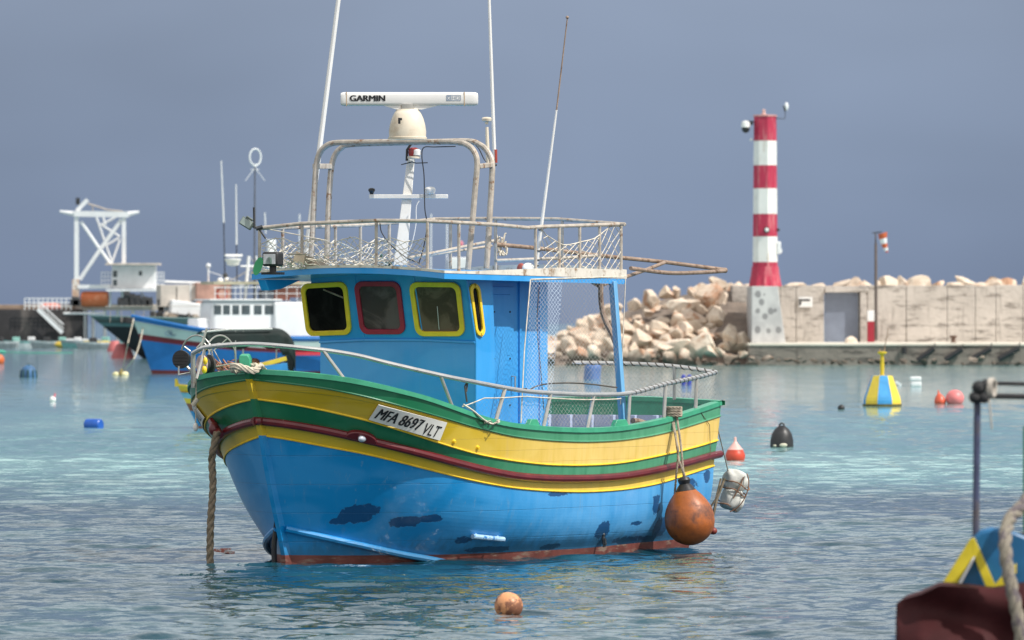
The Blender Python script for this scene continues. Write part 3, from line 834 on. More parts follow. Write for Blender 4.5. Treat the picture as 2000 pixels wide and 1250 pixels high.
an.grid(rows, closed=True); an.face(list(range(NN))[::-1]); an.face([(len(rows)-1)*NN+j for j in range(NN)])
ant = an.build('radar_antenna', M['clean_white'], radar, smooth=35, recalc=True)
sk = MB(); sk.prism([c0+rot @ Vector(q_) for q_ in ((-.32, -.05, -H_/2+.004), (-.16, -.05, -H_/2-.045), (.16, -.05, -H_/2-.045), (.36, -.05, -H_/2+.004))], rot @ Vector((0, .1, 0)))
sk.build('antenna_bracket', M['clean_white'], radar, recalc=True)
for sx_ in (-.455, .40):
    q = MB(); q.box(c0+rot @ Vector((sx_*L_, 0, 0)), (.010, .154, H_+.004), rot); q.build('antenna_seam', mat('tan seam', (.55, .40, .26), .6), radar)
def flat_text(mb, body, x0, x1, y0, y1, offset=.02):
    """front face of the antenna, photo pixel extents"""
    f = lambda x_, y_: c0+rot @ Vector(((x_-799.5)*s_, -.0785, (193.5-y_)*s_))
    quad = [f(x0, y1), f(x1, y1), f(x1, y0), f(x0, y0)]
    return letter(mb, body, quad, 0, 1, 0, 1, Vector((0, 0, 0)), offset), f
tx_ = MB(); _, f = flat_text(tx_, 'GARMIN', 684, 752, 186.5, 198, .006); q_ = rot @ Vector((0, -.0008, 0)); nv = len(tx_.v); nf_ = list(tx_.f)
for kx, dx_ in enumerate((.006, -.006)):
    tx_.add([Vector(p)+rot @ Vector((dx_, -.0006*(kx+1), 0)) for p in tx_.v[:nv]], nf_)
tx_.build('lettering', M['ink'], radar, smooth=0)
M['grey_ink'] = mat('grey lettering', (.27, .33, .42), .5, .05, 4)
tx_ = MB()
def rect(mb, x0, x1, y0, y1, dy=0): mb.add([f(x0, y1)+rot @ Vector((0, dy, 0)), f(x1, y1)+rot @ Vector((0, dy, 0)), f(x1, y0)+rot @ Vector((0, dy, 0)), f(x0, y0)+rot @ Vector((0, dy, 0))], [(0, 1, 2, 3)])
rect(tx_, 872, 881, 186, 197); rect(tx_, 881, 900, 186, 187.2); rect(tx_, 881, 900, 195.8, 197); rect(tx_, 898.8, 900, 187, 196)
flat_text(tx_, 'HD', 883, 897.5, 188.3, 194.9, .02); tx_.build('lettering', M['grey_ink'], radar, smooth=0)
tx_ = MB(); quad = [f(873.5, 195)+rot @ Vector((0, -.002, 0)), f(879.5, 195)+rot @ Vector((0, -.002, 0)), f(879.5, 189.5)+rot @ Vector((0, -.002, 0)), f(873.5, 189.5)+rot @ Vector((0, -.002, 0))]
letter(tx_, 'x', quad, 0, 1, 0, 1, Vector((0, 0, 0)), .02); tx_.build('lettering', M['clean_white'], radar, smooth=0)

# mast with crossbar
ms = MB(); Ym = 82.6
m0 = pv(781, 520, 0); m1 = pv(803, 310, 0)
ms.v = []; 
def taper(mb, a, b, wa, wb, da, db):
    d = (b-a).normalized(); sx_ = rot @ Vector((1, 0, 0)); sy = d.cross(sx_).normalized()
    A = [a+sx_*x_*wa/2+sy*y_*da/2 for x_, y_ in ((-1, -1), (1, -1), (1, 1), (-1, 1))]; B = [b+sx_*x_*wb/2+sy*y_*db/2 for x_, y_ in ((-1, -1), (1, -1), (1, 1), (-1, 1))]
    mb.add(A+B, [(0, 1, 5, 4), (1, 2, 6, 5), (2, 3, 7, 6), (3, 0, 4, 7), (3, 2, 1, 0), (4, 5, 6, 7)])
taper(ms, m0, m1, .17, .095, .10, .07)
mast = ms.build('mast', M['white_paint'], boat, bevel=.008)
ms = MB(); taper(ms, m0+Vector((0, -.055, 0)), m0.lerp(m1, .55)+Vector((0, -.045, 0)), .05, .03, .03, .03); ms.build('mast_stay_batten', M['white_paint'], mast)
cbm = MB(); Yc = loc2w(m0.lerp(m1, .64)).y-.06
f3 = lambda x_, y_: w2loc(at(x_, y_, Yc))
cbm.bar(f3(721, 384), f3(875, 384), .05, .055); cbm.build('mast_crossbar', M['white_paint'], mast, bevel=.006)
q = MB(); q.lathe([(.02, 0), (.055, .01), (.07, .05), (.068, .075), (.05, .095), (.02, .10)], f3(840, 380), 18); q.build('mast_lamp', M['clean_white'], mast)
q = MB(); q.lathe([(.02, 0), (.03, .03), (.045, .05), (.04, .075), (.015, .085)], f3(726, 380), 14); q.build('mast_horn', M['black'], mast)
q = MB(); tp = w2loc(at(808, 311, Yc)); q.lathe([(.03, 0), (.085, .01), (.085, .035), (.05, .04)], tp, 16); q.build('lamp_base', M['aged_white'], mast)
q = MB(); q.lathe([(.03, 0), (.065, .01), (.07, .05), (.065, .10), (.03, .115)], tp+Vector((0, 0, .035)), 18, None); q.build('red_lamp', mat('red lamp glass', (.25, .02, .02), .2, .2, 6), mast)
q = MB(); q.lathe([(.03, 0), (.06, .01), (.058, .075), (.03, .09)], tp+Vector((0, 0, .04))+rot @ Vector((.035, -.02, 0)), 14); q.build('white_lamp', M['clean_white'], mast)
q = MB(); q.tube([tp+rot @ Vector((-.09, 0, -.02)), tp+rot @ Vector((-.085, 0, .12)), tp+rot @ Vector((-.03, 0, .2))], .018, 6); q.tube([tp+rot @ Vector((-.16, -.03, -.07)), tp+rot @ Vector((-.02, 0, -.035)), tp+rot @ Vector((.03, 0, -.05)), tp+rot @ Vector((.18, -.02, -.045))], .007, 5); q.build('lamp_wire', M['black'], mast)
# cables from the arch down to the roof
def cable(pts, Y, m, r=.008, name='cable'):
    q = MB(); q.tube(smooth_path([w2loc(at(x_, y_, Y)) for x_, y_ in pts], 6), r, 6); return q.build(name, m, boat)
cable([(890, 286), (850, 287), (828, 288), (824, 305), (828, 340), (829, 380), (830, 410), (834, 440), (828, 480), (818, 515)], Yc-.05, M['black'], .008)
cable([(819, 392), (813, 405), (812, 440), (803, 480), (790, 502)], Yc-.1, M['clean_white'], .007)
cable([(742, 436), (746, 455), (765, 480), (795, 504), (820, 514)], Yc-.3, M['black'], .008)
cable([(922, 277), (935, 290), (945, 310), (950, 316)], Yc, M['black'], .008)

# whip antennas
def whip(a, b, ra, rb, m, name='whip_antenna', seg=None):
    q = MB(); q.tube([a, a.lerp(b, .5), b], [ra, (ra+rb)/2, rb], 8); return q.build(name, m, boat)
Yw = 84.7
whip(w2loc(at(594, 528, Yw)), w2loc(at(676, -120, Yw)), .037, .028, M['clean_white'])
wb = whip(w2loc(at(966, 318, Yc+.3)), w2loc(at(951, -130, Yc+.3)), .026, .016, M['clean_white'])
q = MB(); q.tube([w2loc(at(967.5, 318, Yc+.3)), w2loc(at(967, 292, Yc+.3))], .028, 10); q.build('antenna_collar', mat('red collar', (.35, .05, .03), .5), wb)
Yt = 84.2
wt = whip(w2loc(at(1046, 528, Yt)), w2loc(at(1087, 215, Yt)), .026, .013, M['clean_white'])
q = MB(); q.tube([w2loc(at(1087, 215, Yt)), w2loc(at(1108, 36, Yt))], [.012, .009], 6); q.sphere(w2loc(at(1108, 34, Yt)), .022, 8, 6); q.build('antenna_tip', M['brown_pipe'], wt)
for y_ in (449, 490, 508, 519):
    q = MB(); c_ = w2loc(at(1046+(528-y_)*.131, y_, Yt)); q.tube([c_-EZ*.008, c_+EZ*.008], .034, 8); q.build('cable_tie', M['black'], wt)
# satellite receiver on a stick, clamps
gs = MB(); Yg = Yc+.1
gs.tube([w2loc(at(953, 318, Yg)), w2loc(at(951, 248, Yg))], [.028, .020], 8)
gps = gs.build('receiver_stick', M['aged_white'], boat)
q = MB(); q.lathe([(.02, 0), (.025, .03), (.06, .045), (.066, .075), (.05, .09), (.02, .095)], w2loc(at(950.5, 243, Yg)), 18); q.build('receiver_dome', M['aged_white'], gps)
for (x_, y_, r_) in ((945, 324, .035), (958, 320, .04), (967, 322, .03), (964, 313, .03)):
    q = MB(); q.sphere(w2loc(at(x_, y_, Yg)), r_, 10, 6, (1, .8, .7)); q.build('pole_clamp', M['aged_white'] if x_ < 960 else M['dark'], gps)

# floodlight on the rail corner, search lamp on the roof
fl = MB(); c_ = w2loc(at(482, 436, 82.2))
m3 = rot @ Matrix.Rotation(R(32), 3, 'Y')
fl.box(c_, (.17, .10, .11), m3); fl.box(c_+m3 @ Vector((.0, .0, .07)), (.10, .08, .03), m3); fl.tube([c_, w2loc(at(506, 447, 82.2))], .022, 6)
flo = fl.build('floodlight', mat('grey green lamp case', (.10, .13, .12), .5, .3, 10), boat, bevel=.012)
q = MB(); q.box(c_+m3 @ Vector((-.01, -.052, 0)), (.14, .008, .085), m3); q.build('lamp_glass', mat('pale lamp glass', (.35, .42, .40), .2), flo)
q = MB(); q.tube([w2loc(at(505, 446, 82.1)), w2loc(at(519, 466, 82.1))], .012, 5); q.tube([w2loc(at(500, 447, 82.1)), w2loc(at(513, 443, 82.1))], .03, 6); q.tube([w2loc(at(497, 446, 82.1)), w2loc(at(496, 405, 82.1))], .016, 6); q.build('lamp_binding', M['dark'], flo)
sl = MB(); c_ = w2loc(at(533, 506, 81.9)); m3 = rot @ Matrix.Rotation(R(-24), 3, 'Z')
sl.box(c_, (.22, .19, .18), m3); sl.box(c_+m3 @ Vector((0, .11, 0)), (.16, .06, .13), m3)
slo = sl.build('search_lamp', M['black'], boat, bevel=.025)
q = MB(); q.box(c_+m3 @ Vector((0, -.098, 0)), (.165, .010, .125), m3); q.build('lamp_glass', mat('silvered lamp glass', (.55, .58, .60), .12, .3, 9, metal=.5), slo)
q = MB(); q.tube([c_-EZ*.06, c_-EZ*.19], .045, 10); q.box(c_-EZ*.18, (.26, .14, .03), m3); q.build('lamp_foot', M['black'], slo)
gp_ = MB(); N_ = 12; cg = w2loc(at(504, 520, 81.7))
gp_.prism([cg+rot @ Vector((.055*math.cos(2*math.pi*i/N_)+.03*math.sin(2*math.pi*i/N_), 0, .115*math.sin(2*math.pi*i/N_))) for i in range(N_)], rot @ Vector((0, .03, 0)))
gp_.build('green_side_lamp', mat('green lamp', (.02, .20, .08), .4), boat, recalc=True)

# boom frame of brown pipe reaching over the stern, gaffs lying on the roof
def pipe(pts, m='brown_pipe', r=.026, name='boom_pipe'):
    q = MB(); q.tube(smooth_path([pu(x_, y_, u_) if mode == 'u' else pv(x_, y_, u_) for x_, y_, u_, mode in pts], 5), r, 8); return q.build(name, M[m], boat)
tip = (1416, 528, .9, 'v')
bf = MB(); 
def P(x_, y_, v_): return pv(x_, y_, v_)
bf.tube([P(967, 477, .9), P(1043, 484, .9), P(1170, 499, .8), P(1300, 512, .6), P(1416, 527, .3)], .028, 8)
bf.tube(smooth_path([P(1232, 524, -.3), P(1305, 533, -.1), P(1370, 532, .1), P(1417, 529, .3)], 4), .028, 8)
bf.tube([P(1300, 512, .6), P(1262, 527, .2), P(1178, 556, -.9)], .026, 8)
bf.tube([P(1156, 551, -1.0), P(1176, 563, -1.0)], .024, 8)
bf.sphere(P(1416, 528, .3), .04, 10, 6)
bf.build('stern_boom', M['brown_pipe'], boat)
q = MB(); q.tube(smooth_path([P(1173, 548, -1.05), P(1174, 590, -1.05), P(1180, 620, -1.1), P(1194, 650, -1.25), P(1206, 680, -1.4)], 5), [.036]*21, 8); q.build('exhaust_hose', M['brown_pipe'], boat)
for pts, r_ in (([(740, 514, .3), (793, 505, .3), (946, 474, .6), (967, 470, .6)], .022), ([(968, 509, -.2), (1100, 504, -.2), (1171, 499, 0)], .022), ([(830, 500, 1.0), (960, 480, 1.0)], .018)):
    q = MB(); q.tube([P(*a) for a in pts], r_, 8); q.build('gaff_pole', M['rusty_pipe'], boat)

# clutter on the roof: folded boards, coiled net, marker cone, bundle on the rail
cl = MB(); c_ = P(605, 512, .6); cl.box(c_, (.42, .03, .13), rot @ Matrix.Rotation(R(22), 3, 'Y')); cl.box(P(582, 497, .6), (.26, .2, .012), rot)
cl.build('folded_board', mat('weathered board', (.35, .29, .22), .8, .3, 6), boat, bevel=.004)
cn = MB(); rq = rot @ Matrix.Rotation(R(90), 3, 'X') @ Matrix.Rotation(R(0), 3, 'Z')
cx_ = P(1024, 524, -1.15)
cn.sphere(cx_+rot @ Vector((.05, 0, 0)), .10, 14, 8, (1.25, .6, .72)); cn.build('float', M['white_paint'], boat)
cn = MB(); cn.sphere(cx_+rot @ Vector((-.04, -.03, -.01)), .085, 12, 8, (.6, .7, .9)); cn.build('float', mat('faded red', (.36, .08, .06), .6, .3, 14), boat)
def tangle(c, sx_, sz_, n, r, m, name='net_bundle', seed=1):
    rng = random.Random(seed); q = MB()
    for k in range(n):
        p0 = Vector((rng.uniform(-1, 1)*sx_, rng.uniform(-.1, .1), abs(rng.gauss(0, .5))*sz_)); pts = [c+rot @ p0]
        for j in range(4):
            p0 = p0+Vector((rng.uniform(-.3, .3)*sx_, rng.uniform(-.05, .05), rng.uniform(-.4, .4)*sz_)); p0.z = max(p0.z, 0); p0.x = max(-sx_, min(sx_, p0.x)); pts.append(c+rot @ p0)
        q.tube(smooth_path(pts, 3), r, 4)
    return q.build(name, m, boat)
tangle(P(600, 524, .8), .35, .14, 26, .008, M['string'], seed=2); tangle(P(720, 520, -.0), .35, .07, 18, .010, M['string'], seed=3)
tangle(P(745, 518, -.0), .12, .08, 8, .014, mat('green cord', (.04, .10, .07), .8), seed=4)
tangle(P(980, 498, .9), .07, .2, 16, .012, M['string'], seed=5); tangle(P(560, 524, .8), .2, .10, 14, .007, M['string'], seed=6); tangle(P(650, 524, .3), .35, .10, 20, .007, M['string'], seed=9)

# ------------------------------------------------------------------ nets
def net(A0, A1, B1, B0_, ns, slope, sag=.0, r=.0055, jit=.012, m='string', name='fishing_net', seed=1, both=True, topdrop=None):
    """lattice net between a top edge A0-A1 and a bottom edge B0-B1"""
    q = MB(); rng = random.Random(seed)
    ph = rng.random()*9
    def pt(s, t_):
        p = A0.lerp(A1, s).lerp(B0_.lerp(B1, s), t_)
        dr_ = (topdrop(s)*(1-t_) if topdrop else 0)
        return p+Vector((jit*math.sin(s*31+t_*9+ph), jit*math.sin(s*23+t_*11+ph), -sag*math.sin(math.pi*s)*math.sin(math.pi*t_)-dr_+jit*math.sin(s*17+t_*13)))
    for sg in ((1, -1) if both else (1,)):
        for k in range(-int(slope*ns)-1, ns+int(slope*ns)+2):
            pts = []
            for j in range(13):
                t_ = j/12; s = k/ns+sg*slope*(t_-.0)
                if 0 <= s <= 1: pts.append(pt(s, t_))
            if len(pts) > 1: q.tube(pts, r, 4, cap=False)
    q.tube([pt(i/14, 0) for i in range(15)], r*1.3, 4)
    return q.build(name, M[m], boat, smooth=60)
def rd(p): return Vector((p.x, p.y, zroof(min(max(p.x, RU0), RU1), max(-RV, min(RV, p.y)))+.02))
a, b = on_path(near[4:], 1057), on_path(near[4:], 1214)
net(a-EZ*.02, b-EZ*.02, rd(b), rd(a), 12, .36, topdrop=lambda s: .28*math.sin(math.pi*min(1, s*1.15))**.7*(1-s*.55), r=.0062)
a, b = on_path(farl[3:], 800), c_fs
net(a-EZ*.10, b-EZ*.18, rd(b), rd(a), 22, .25, topdrop=lambda s: .15+.08*math.sin(s*22), r=.006, seed=4)
a, b = on_path(near, 836), on_path(near, 508)
net(a-EZ*.2, b-EZ*.12, rd(b), rd(a), 22, .22, topdrop=lambda s: .08*math.sin(s*14)**2, r=.0045, seed=7)
q = MB(); q.tube([c_fs, rd(on_path(farl[3:], 560))+EZ*.1], .008, 5); q.tube([on_path(near, 512), pu(640, 470, RU0+.3)], .007, 5); q.build('guy_line', M['string'], boat)

def net_sheet_mat(name, col, k, wd, amt=1.0):
    m = bpy.data.materials.new(name); m.use_nodes = True; t = NT(m.node_tree); bs = t.n['Principled BSDF']
    x, y, z = t.sep(t.obj()); wob = t.m('MULTIPLY', t.noise(t.obj(), 3, 3), .10)
    s = t.m('ADD', t.m('SUBTRACT', t.m('MULTIPLY', x, .62), t.m('MULTIPLY', y, .72)), wob)
    msk = None
    for sg in (1, -1):
        q_ = t.m('ABSOLUTE', t.m('SUBTRACT', t.m('FRACT', t.m('MULTIPLY', t.m('ADD', s, t.m('MULTIPLY', z, sg*.8)), k)), .5))
        q_ = t.ss(q_, wd*.7, wd*1.3, 1, 0); msk = q_ if msk is None else t.m('MAXIMUM', msk, q_)
    tr_ = t.new('ShaderNodeBsdfTransparent'); mx = t.new('ShaderNodeMixShader')
    t.put(mx.inputs[0], t.m('MULTIPLY', msk, amt)); t.l.new(tr_.outputs[0], mx.inputs[1]); t.l.new(bs.outputs[0], mx.inputs[2])
    t.l.new(mx.outputs[0], t.n['Material Output'].inputs[0]); bs.inputs['Base Color'].default_value = (*col, 1); bs.inputs['Roughness'].default_value = .9
    return m
NETM = net_sheet_mat('fine net', (.46, .55, .66), 21, .05, 1.0)
NETM2 = net_sheet_mat('grey fine net', (.35, .36, .38), 18, .036, .32)
def sheet(topl, botl, n, m, name='net_curtain', folds=.0):
    q = MB(); rows = []
    for j in range(n+1):
        t_ = j/n; row = []
        for i in range(len(topl)):
            p = topl[i].lerp(botl[i], t_); p = p+Vector((0, -folds*math.sin(i*1.9+t_*2)*math.sin(math.pi*t_), 0)); row.append(p)
        rows.append(row)
    q.grid(rows); return q.build(name, m, boat)
def dens(a, b, n): return [a.lerp(b, i/n) for i in range(n+1)]
# curtain from the roof edge down to the gunwale beside the door
tl = dens(pv(1036, 546, -RV), pv(1222, 540, -RV), 24)
bl = [Vector((g.x, g.y+.08, g.z+.05)) for g in [gun_at_px(1028+i*(1205-1028)/24) for i in range(25)]]
NETM3 = net_sheet_mat('sparse fine net', (.34, .32, .29), 19, .034, .8)
kk = 8
sheet(tl[:kk+1], bl[:kk+1], 10, NETM, folds=.03); sheet(tl[kk:], bl[kk:], 10, NETM3, folds=.02)
q = MB(); q.tube([tl[0], tl[0].lerp(bl[0], .5)+Vector((0, .02, 0)), bl[0]], .009, 5); q.tube([tl[-1], tl[-1].lerp(pv(1212, 790, -1.7), 1)], .007, 5); q.tube(tl, .012, 5)
q.build('net_headrope', M['string'], boat)
q = MB(); q.tube(smooth_path([pv(1053, 560, -1.5), pv(1049, 640, -1.55), pv(1056, 720, -1.62), pv(1062, 800, -1.7)], 5), .006, 5); q.build('net_cord', M['cord_dark'], boat)
# low net along the side rail and round the stern
rl = [p for p in path if px_of(p)[0] > 1222]+trp[1:14]
gg = []
for p in rl:
    if p.x < last.x-.05: g = gun_at_px(px_of(p)[0]); gg.append(Vector((g.x, g.y+.06, g.z+.04)))
    else: gg.append(Vector((p.x, p.y, rowsP['G'][-1].z+.06)))
sheet(rl, gg, 3, NETM2, name='rail_net')
ln = [p for p in path if 905 < px_of(p)[0] < 1222]
lt_, lb_ = [], []
for p in ln:
    x_, y_ = px_of(p); g = gun_at_px(x_); hgt = interp([(905, .02), (950, .30), (1030, .45), (1222, .45)], x_)
    gb_ = Vector((g.x, g.y+.04, g.z+.04)); lb_.append(gb_); lt_.append(gb_.lerp(Vector((gb_.x, gb_.y, p.z)), min(1, hgt/.45*.85)))
sheet(lt_, lb_, 3, NETM2, name='rail_net')
q = MB(); q.tube([p+EZ*.0 for p in lt_], .008, 5); 
q.tube(smooth_path([pv(905, 790, -1.8), pv(925, 803, -1.87), pv(945, 820, -1.9), pv(962, 828, -1.93), pv(975, 820, -1.9)], 5), .012, 5)
q.build('net_rope', M['string'], boat)
tangle(pv(962, 826, -1.93), .1, .05, 14, .007, M['string'], seed=12)
for zz in ((1040, 752), (1090, 750)): pass
q = MB(); q.tube(smooth_path([pv(1028, 765, -1.72), pv(1055, 752, -1.7), pv(1100, 748, -1.7), pv(1150, 750, -1.72), pv(1205, 757, -1.75)], 6), .010, 5); q.build('sagging_line', M['cord_dark'], boat)
q = MB(); q.tube([pv(911, 765, -1.75), pv(914, 741, -1.75), pv(908, 755, -1.75), pv(912, 785, -1.75)], .012, 5); q.build('wire_hook', M['cord_dark'], boat)
q = MB(); q.tube([pv(1024, 758, -1.8), pv(1024, 767, -1.8)], .036, 8); q.build('rail_binding', M['black'], boat)
# green cleats standing on the port gunwale, and by the post foot
for x_ in (1048, 1222, 1215):
    g = gun_at_px(x_); q = MB(); q.prism([g+Vector((-.14, .1, .02)), g+Vector((.14, .1, .02)), g+Vector((.07, .1, .11)), g+Vector((-.07, .1, .11))], Vector((0, -.07, 0))); q.build('gunwale_chock', M['green_trim'], boat, recalc=True, bevel=.006)
# aft deck clutter: lilac crate, cable
q = MB(); q.box((4.9, -1.35, 1.45), (.45, .35, .35)); q.box((4.9, -1.35, 1.62), (.5, .4, .03)); q.build('fish_crate', mat('lilac plastic', (.25, .27, .52), .5), boat, bevel=.02)
q = MB(); q.tube(smooth_path([pv(1236, 822, -1.5), pv(1250, 824, -1.5), pv(1262, 828, -1.5)], 4), .04, 8); q.build('wooden_peg', M['brown_pipe'], boat)

# ------------------------------------------------------------------ bow gear
bq = MB(); c_ = pv(477, 712, .02)
def B_(dx_, dz_, dy_=0): return c_+rot @ Vector((dx_, dy_, dz_))
bq.prism([B_(-.045, -.10), B_(.07, -.10), B_(.075, .06), B_(.045, .115), B_(-.06, .115), B_(-.07, .06)], rot @ Vector((0.02, .14, .02)))
bq.build('bow_bollard', M['green_trim'], boat, recalc=True, bevel=.012)
q = MB(); cc_ = pv(478, 721, 0)
loop = [cc_+rot @ Vector((.16*math.cos(a), .1*math.sin(a), .03*math.sin(a*2)+k*.02)) for k in range(2) for a in [2*math.pi*i/16 for i in range(16)]]
rope(q, loop+[cc_+rot @ Vector((.2, 0, .05)), cc_+rot @ Vector((.24, .1, -.02))], .035); q.build('bollard_rope', M['pale_rope'], boat)
# round black lamp on the pulpit tip
q = MB(); rl_ = rot @ Matrix.Rotation(R(90), 3, 'X') ; c_ = w2loc(at(356, 702, 82.0)); rm = rot @ Matrix.Rotation(R(-22), 3, 'Z') @ Matrix.Rotation(R(90), 3, 'X')
q.lathe([(.03, -.13), (.08, -.10), (.105, -.03), (.108, .03), (.10, .034)], c_, 22, rm)
lampb = q.build('pulpit_lamp', M['black'], boat)
q = MB(); q.lathe([(.098, .036), (.06, .045), (.02, .047)], c_, 20, rm); q.build('lamp_glass', mat('dark lens', (.03, .025, .022), .25), lampb)
q = MB()
for k in range(4): q.tube([c_+rm @ Vector((-.1, -.06+.04*k, .052)), c_+rm @ Vector((.1, -.06+.04*k, .052))], .004, 4)
q.lathe([(.108, .02), (.116, .02), (.116, .05), (.108, .05)], c_, 24, rm); q.build('lamp_guard', M['black'], lampb)
# line hauler: hoops of thin bar about a dark wheel
hv = MB(); Yh = 81.9
def arc(cx, cy, rx, ry, a0, a1, r=.011, Y=Yh, n=16, dY=0):
    hv.tube([w2loc(at(cx+rx*math.cos(R(a)), cy-ry*math.sin(R(a)), Y+dY*i/n)) for i, a in [(i, a0+(a1-a0)*i/n) for i in range(n+1)]], r, 6)
def seg(x0, y0, x1, y1, r=.011, Y=Yh, dY=0): hv.tube([w2loc(at(x0, y0, Y)), w2loc(at(x1, y1, Y+dY))], r, 6)
arc(384, 697, 31, 42, -20, 165, dY=.2); arc(430, 700, 30, 45, -15, 140, dY=-.2); arc(388, 700, 22, 34, -30, 60); arc(428, 705, 22, 34, 60, 180)
seg(360, 677, 372, 686); seg(349, 715, 349, 733); seg(349, 732, 374, 727); seg(374, 727, 384, 715); seg(384, 680, 398, 665); seg(417, 685, 443, 662, .008); seg(418, 684, 432, 710, .008); seg(365, 716, 385, 738, .02)
seg(384, 714, 400, 700, .016); seg(460, 665, 460, 720, .008); seg(397, 692, 401, 733, .012); seg(420, 716, 458, 709, .008); seg(389, 690, 404, 641, .016)
hauler = hv.build('line_hauler', M['steel'], boat)
q = MB(); c_ = w2loc(at(404, 712, 81.8)); rm = rot @ Matrix.Rotation(R(-55), 3, 'Z') @ Matrix.Rotation(R(90), 3, 'X')
q.lathe([(.05, -.06), (.12, -.06), (.125, -.03), (.08, -.01), (.08, .02), (.125, .04), (.12, .06), (.05, .06)], c_, 20, rm); q.build('hauler_drum', M['dark'], hauler)
q = MB(); q.lathe([(.105, .062), (.122, .062), (.122, .085), (.105, .085)], c_, 20, rm); q.build('drum_rim', mat('pinkish rim', (.52, .40, .38), .5, .3, 12), hauler)
q = MB(); q.sphere(w2loc(at(401, 705, 81.6)), .03, 10, 6, (1, 1, 1.6)); q.sphere(w2loc(at(399, 722, 81.6)), .035, 10, 6, (1, 1, 1.4)); q.build('yellow_float', M['yellow_trim'], hauler)
q = MB()
rng = random.Random(3)
for k in range(12):
    x0 = rng.uniform(418, 455); q.tube([w2loc(at(x0+rng.uniform(-10, 10), rng.uniform(700, 726), 82)), w2loc(at(x0+rng.uniform(-12, 18), rng.uniform(700, 726), 82)), w2loc(at(x0+rng.uniform(-10, 22), rng.uniform(712, 726), 82))], .014, 5)
q.build('coiled_line', mat('reddish line', (.36, .17, .12), .8, .4, 14), boat)
# float line hanging at the starboard bow
q = MB(); q.tube([w2loc(at(383, 738, 81.6)), w2loc(at(383, 776, 81.6)), w2loc(at(382, 826, 81.6))], .008, 5); q.tube([w2loc(at(376, 792, 81.55)), w2loc(at(386, 779, 81.55))], .028, 8)
hl = q.build('hanging_line', M['pale_rope'], boat)
q = MB(); q.sphere(w2loc(at(382, 834, 81.6)), .04, 12, 8, (.8, .8, 1.4)); q.build('line_weight', M['white_paint'], hl)
# rusty fairlead at the end of the starboard strake, with old tyre-like pad
q = MB(); c_ = w2loc(at(418, 838, 81.7)); q.sphere(c_, .07, 12, 8, (1, 1, 1.2)); q.tube([w2loc(at(413, 822, 81.9)), w2loc(at(430, 850, 81.6))], .05, 8); q.build('fairlead', M['rub'], boat)

# ------------------------------------------------------------------ hanging gear: things of their own
EXT = {}
def world_thing(name, loc, **k): return empty(name, loc, 0, **k)
# heavy mooring rope from the bow into the water
r0 = at(424, 846, 81.6); r1 = at(414, 895, 81.5); r2 = Vector((wx(410, 81.4), 81.4, 0))
mr = MB(); rope(mr, smooth_path([r0, at(420, 862, 81.5), r1, at(416, 950, 81.45), at(411, 1030, 81.4), r2-EZ*.25], 6), .048, n=8)
o = mr.build('mooring_rope', M['rope']); tag(o, 'thick brown twisted rope hanging from the bow into the water', 'rope')

# large orange fender at the port quarter
g = gun_at_px(1318); hp = loc2w(Vector((g.x, g.y-.03, g.z+.03)))
YB = hp.y-.35; c = at(1347, 1016, YB); rr_ = 49*YB/F
fn = empty('buoy_fender', c, 0, 'large worn orange ball fender hanging on a rope at the stern quarter', 'fender')
prof = [(max(.01, rr_*math.cos(R(a))), rr_*math.sin(R(a))) for a in range(-90, 1, 7)]+[(rr_*a, rr_*b) for a, b in ((.985, .18), (.95, .36), (.885, .54), (.79, .72), (.675, .89), (.55, 1.04), (.43, 1.17), (.34, 1.27), (.29, 1.34))]
M['orange_ball'] = mat('worn orange vinyl', (.38, .105, .022), .42, .25, 2.5, .003, 20, col2=(.13, .05, .03), c2=(.44, .66), c2scale=3.0)
q = MB(); q.lathe(prof, (0, 0, 0), 40, Matrix.Rotation(R(-8), 3, 'Y')); q.build('fender_ball', M['orange_ball'], fn, smooth=60)
q = MB(); q.lathe([(rr_*.42, rr_*1.19), (rr_*.355, rr_*1.27), (rr_*.30, rr_*1.36), (rr_*.21, rr_*1.46), (rr_*.23, rr_*1.52), (rr_*.26, rr_*1.62), (rr_*.2, rr_*1.72), (.02, rr_*1.74)], (0, 0, 0), 20, Matrix.Rotation(R(-8), 3, 'Y')); q.build('fender_neck', M['black'], fn)
topk = c+Matrix.Rotation(R(-8), 3, 'Y') @ Vector((0, 0, rr_*1.66))
q = MB(); rope(q, [hp, hp.lerp(topk, .5)+Vector((.01, -.05, 0)), topk], .016, n=5); rope(q, [hp+Vector((-.05, 0, -.01)), at(1326, 900, YB+.02), topk+Vector((.02, 0, .02))], .016, n=5)
rope(q, [hp+Vector((-.07, 0, -.02)), at(1325, 880, YB+.05), at(1316, 985, YB+.12)], .015, n=5)
loop = [hp+Vector((.10*math.cos(a)-.04, -.02+.06*math.sin(a), .0+k*.035)) for k in range(4) for a in [2*math.pi*i/12 for i in range(12)]]
rope(q, loop, .02, n=5)
o = q.build('fender_rope', M['pale_rope'] if False else mat('grey brown rope', (.33, .28, .22), .9, .3, 14, .003, 90)); tag(o, 'worn rope knotted on the rail post and tied down to the orange ball fender', 'rope')
for v_ in o.data.vertices: pass
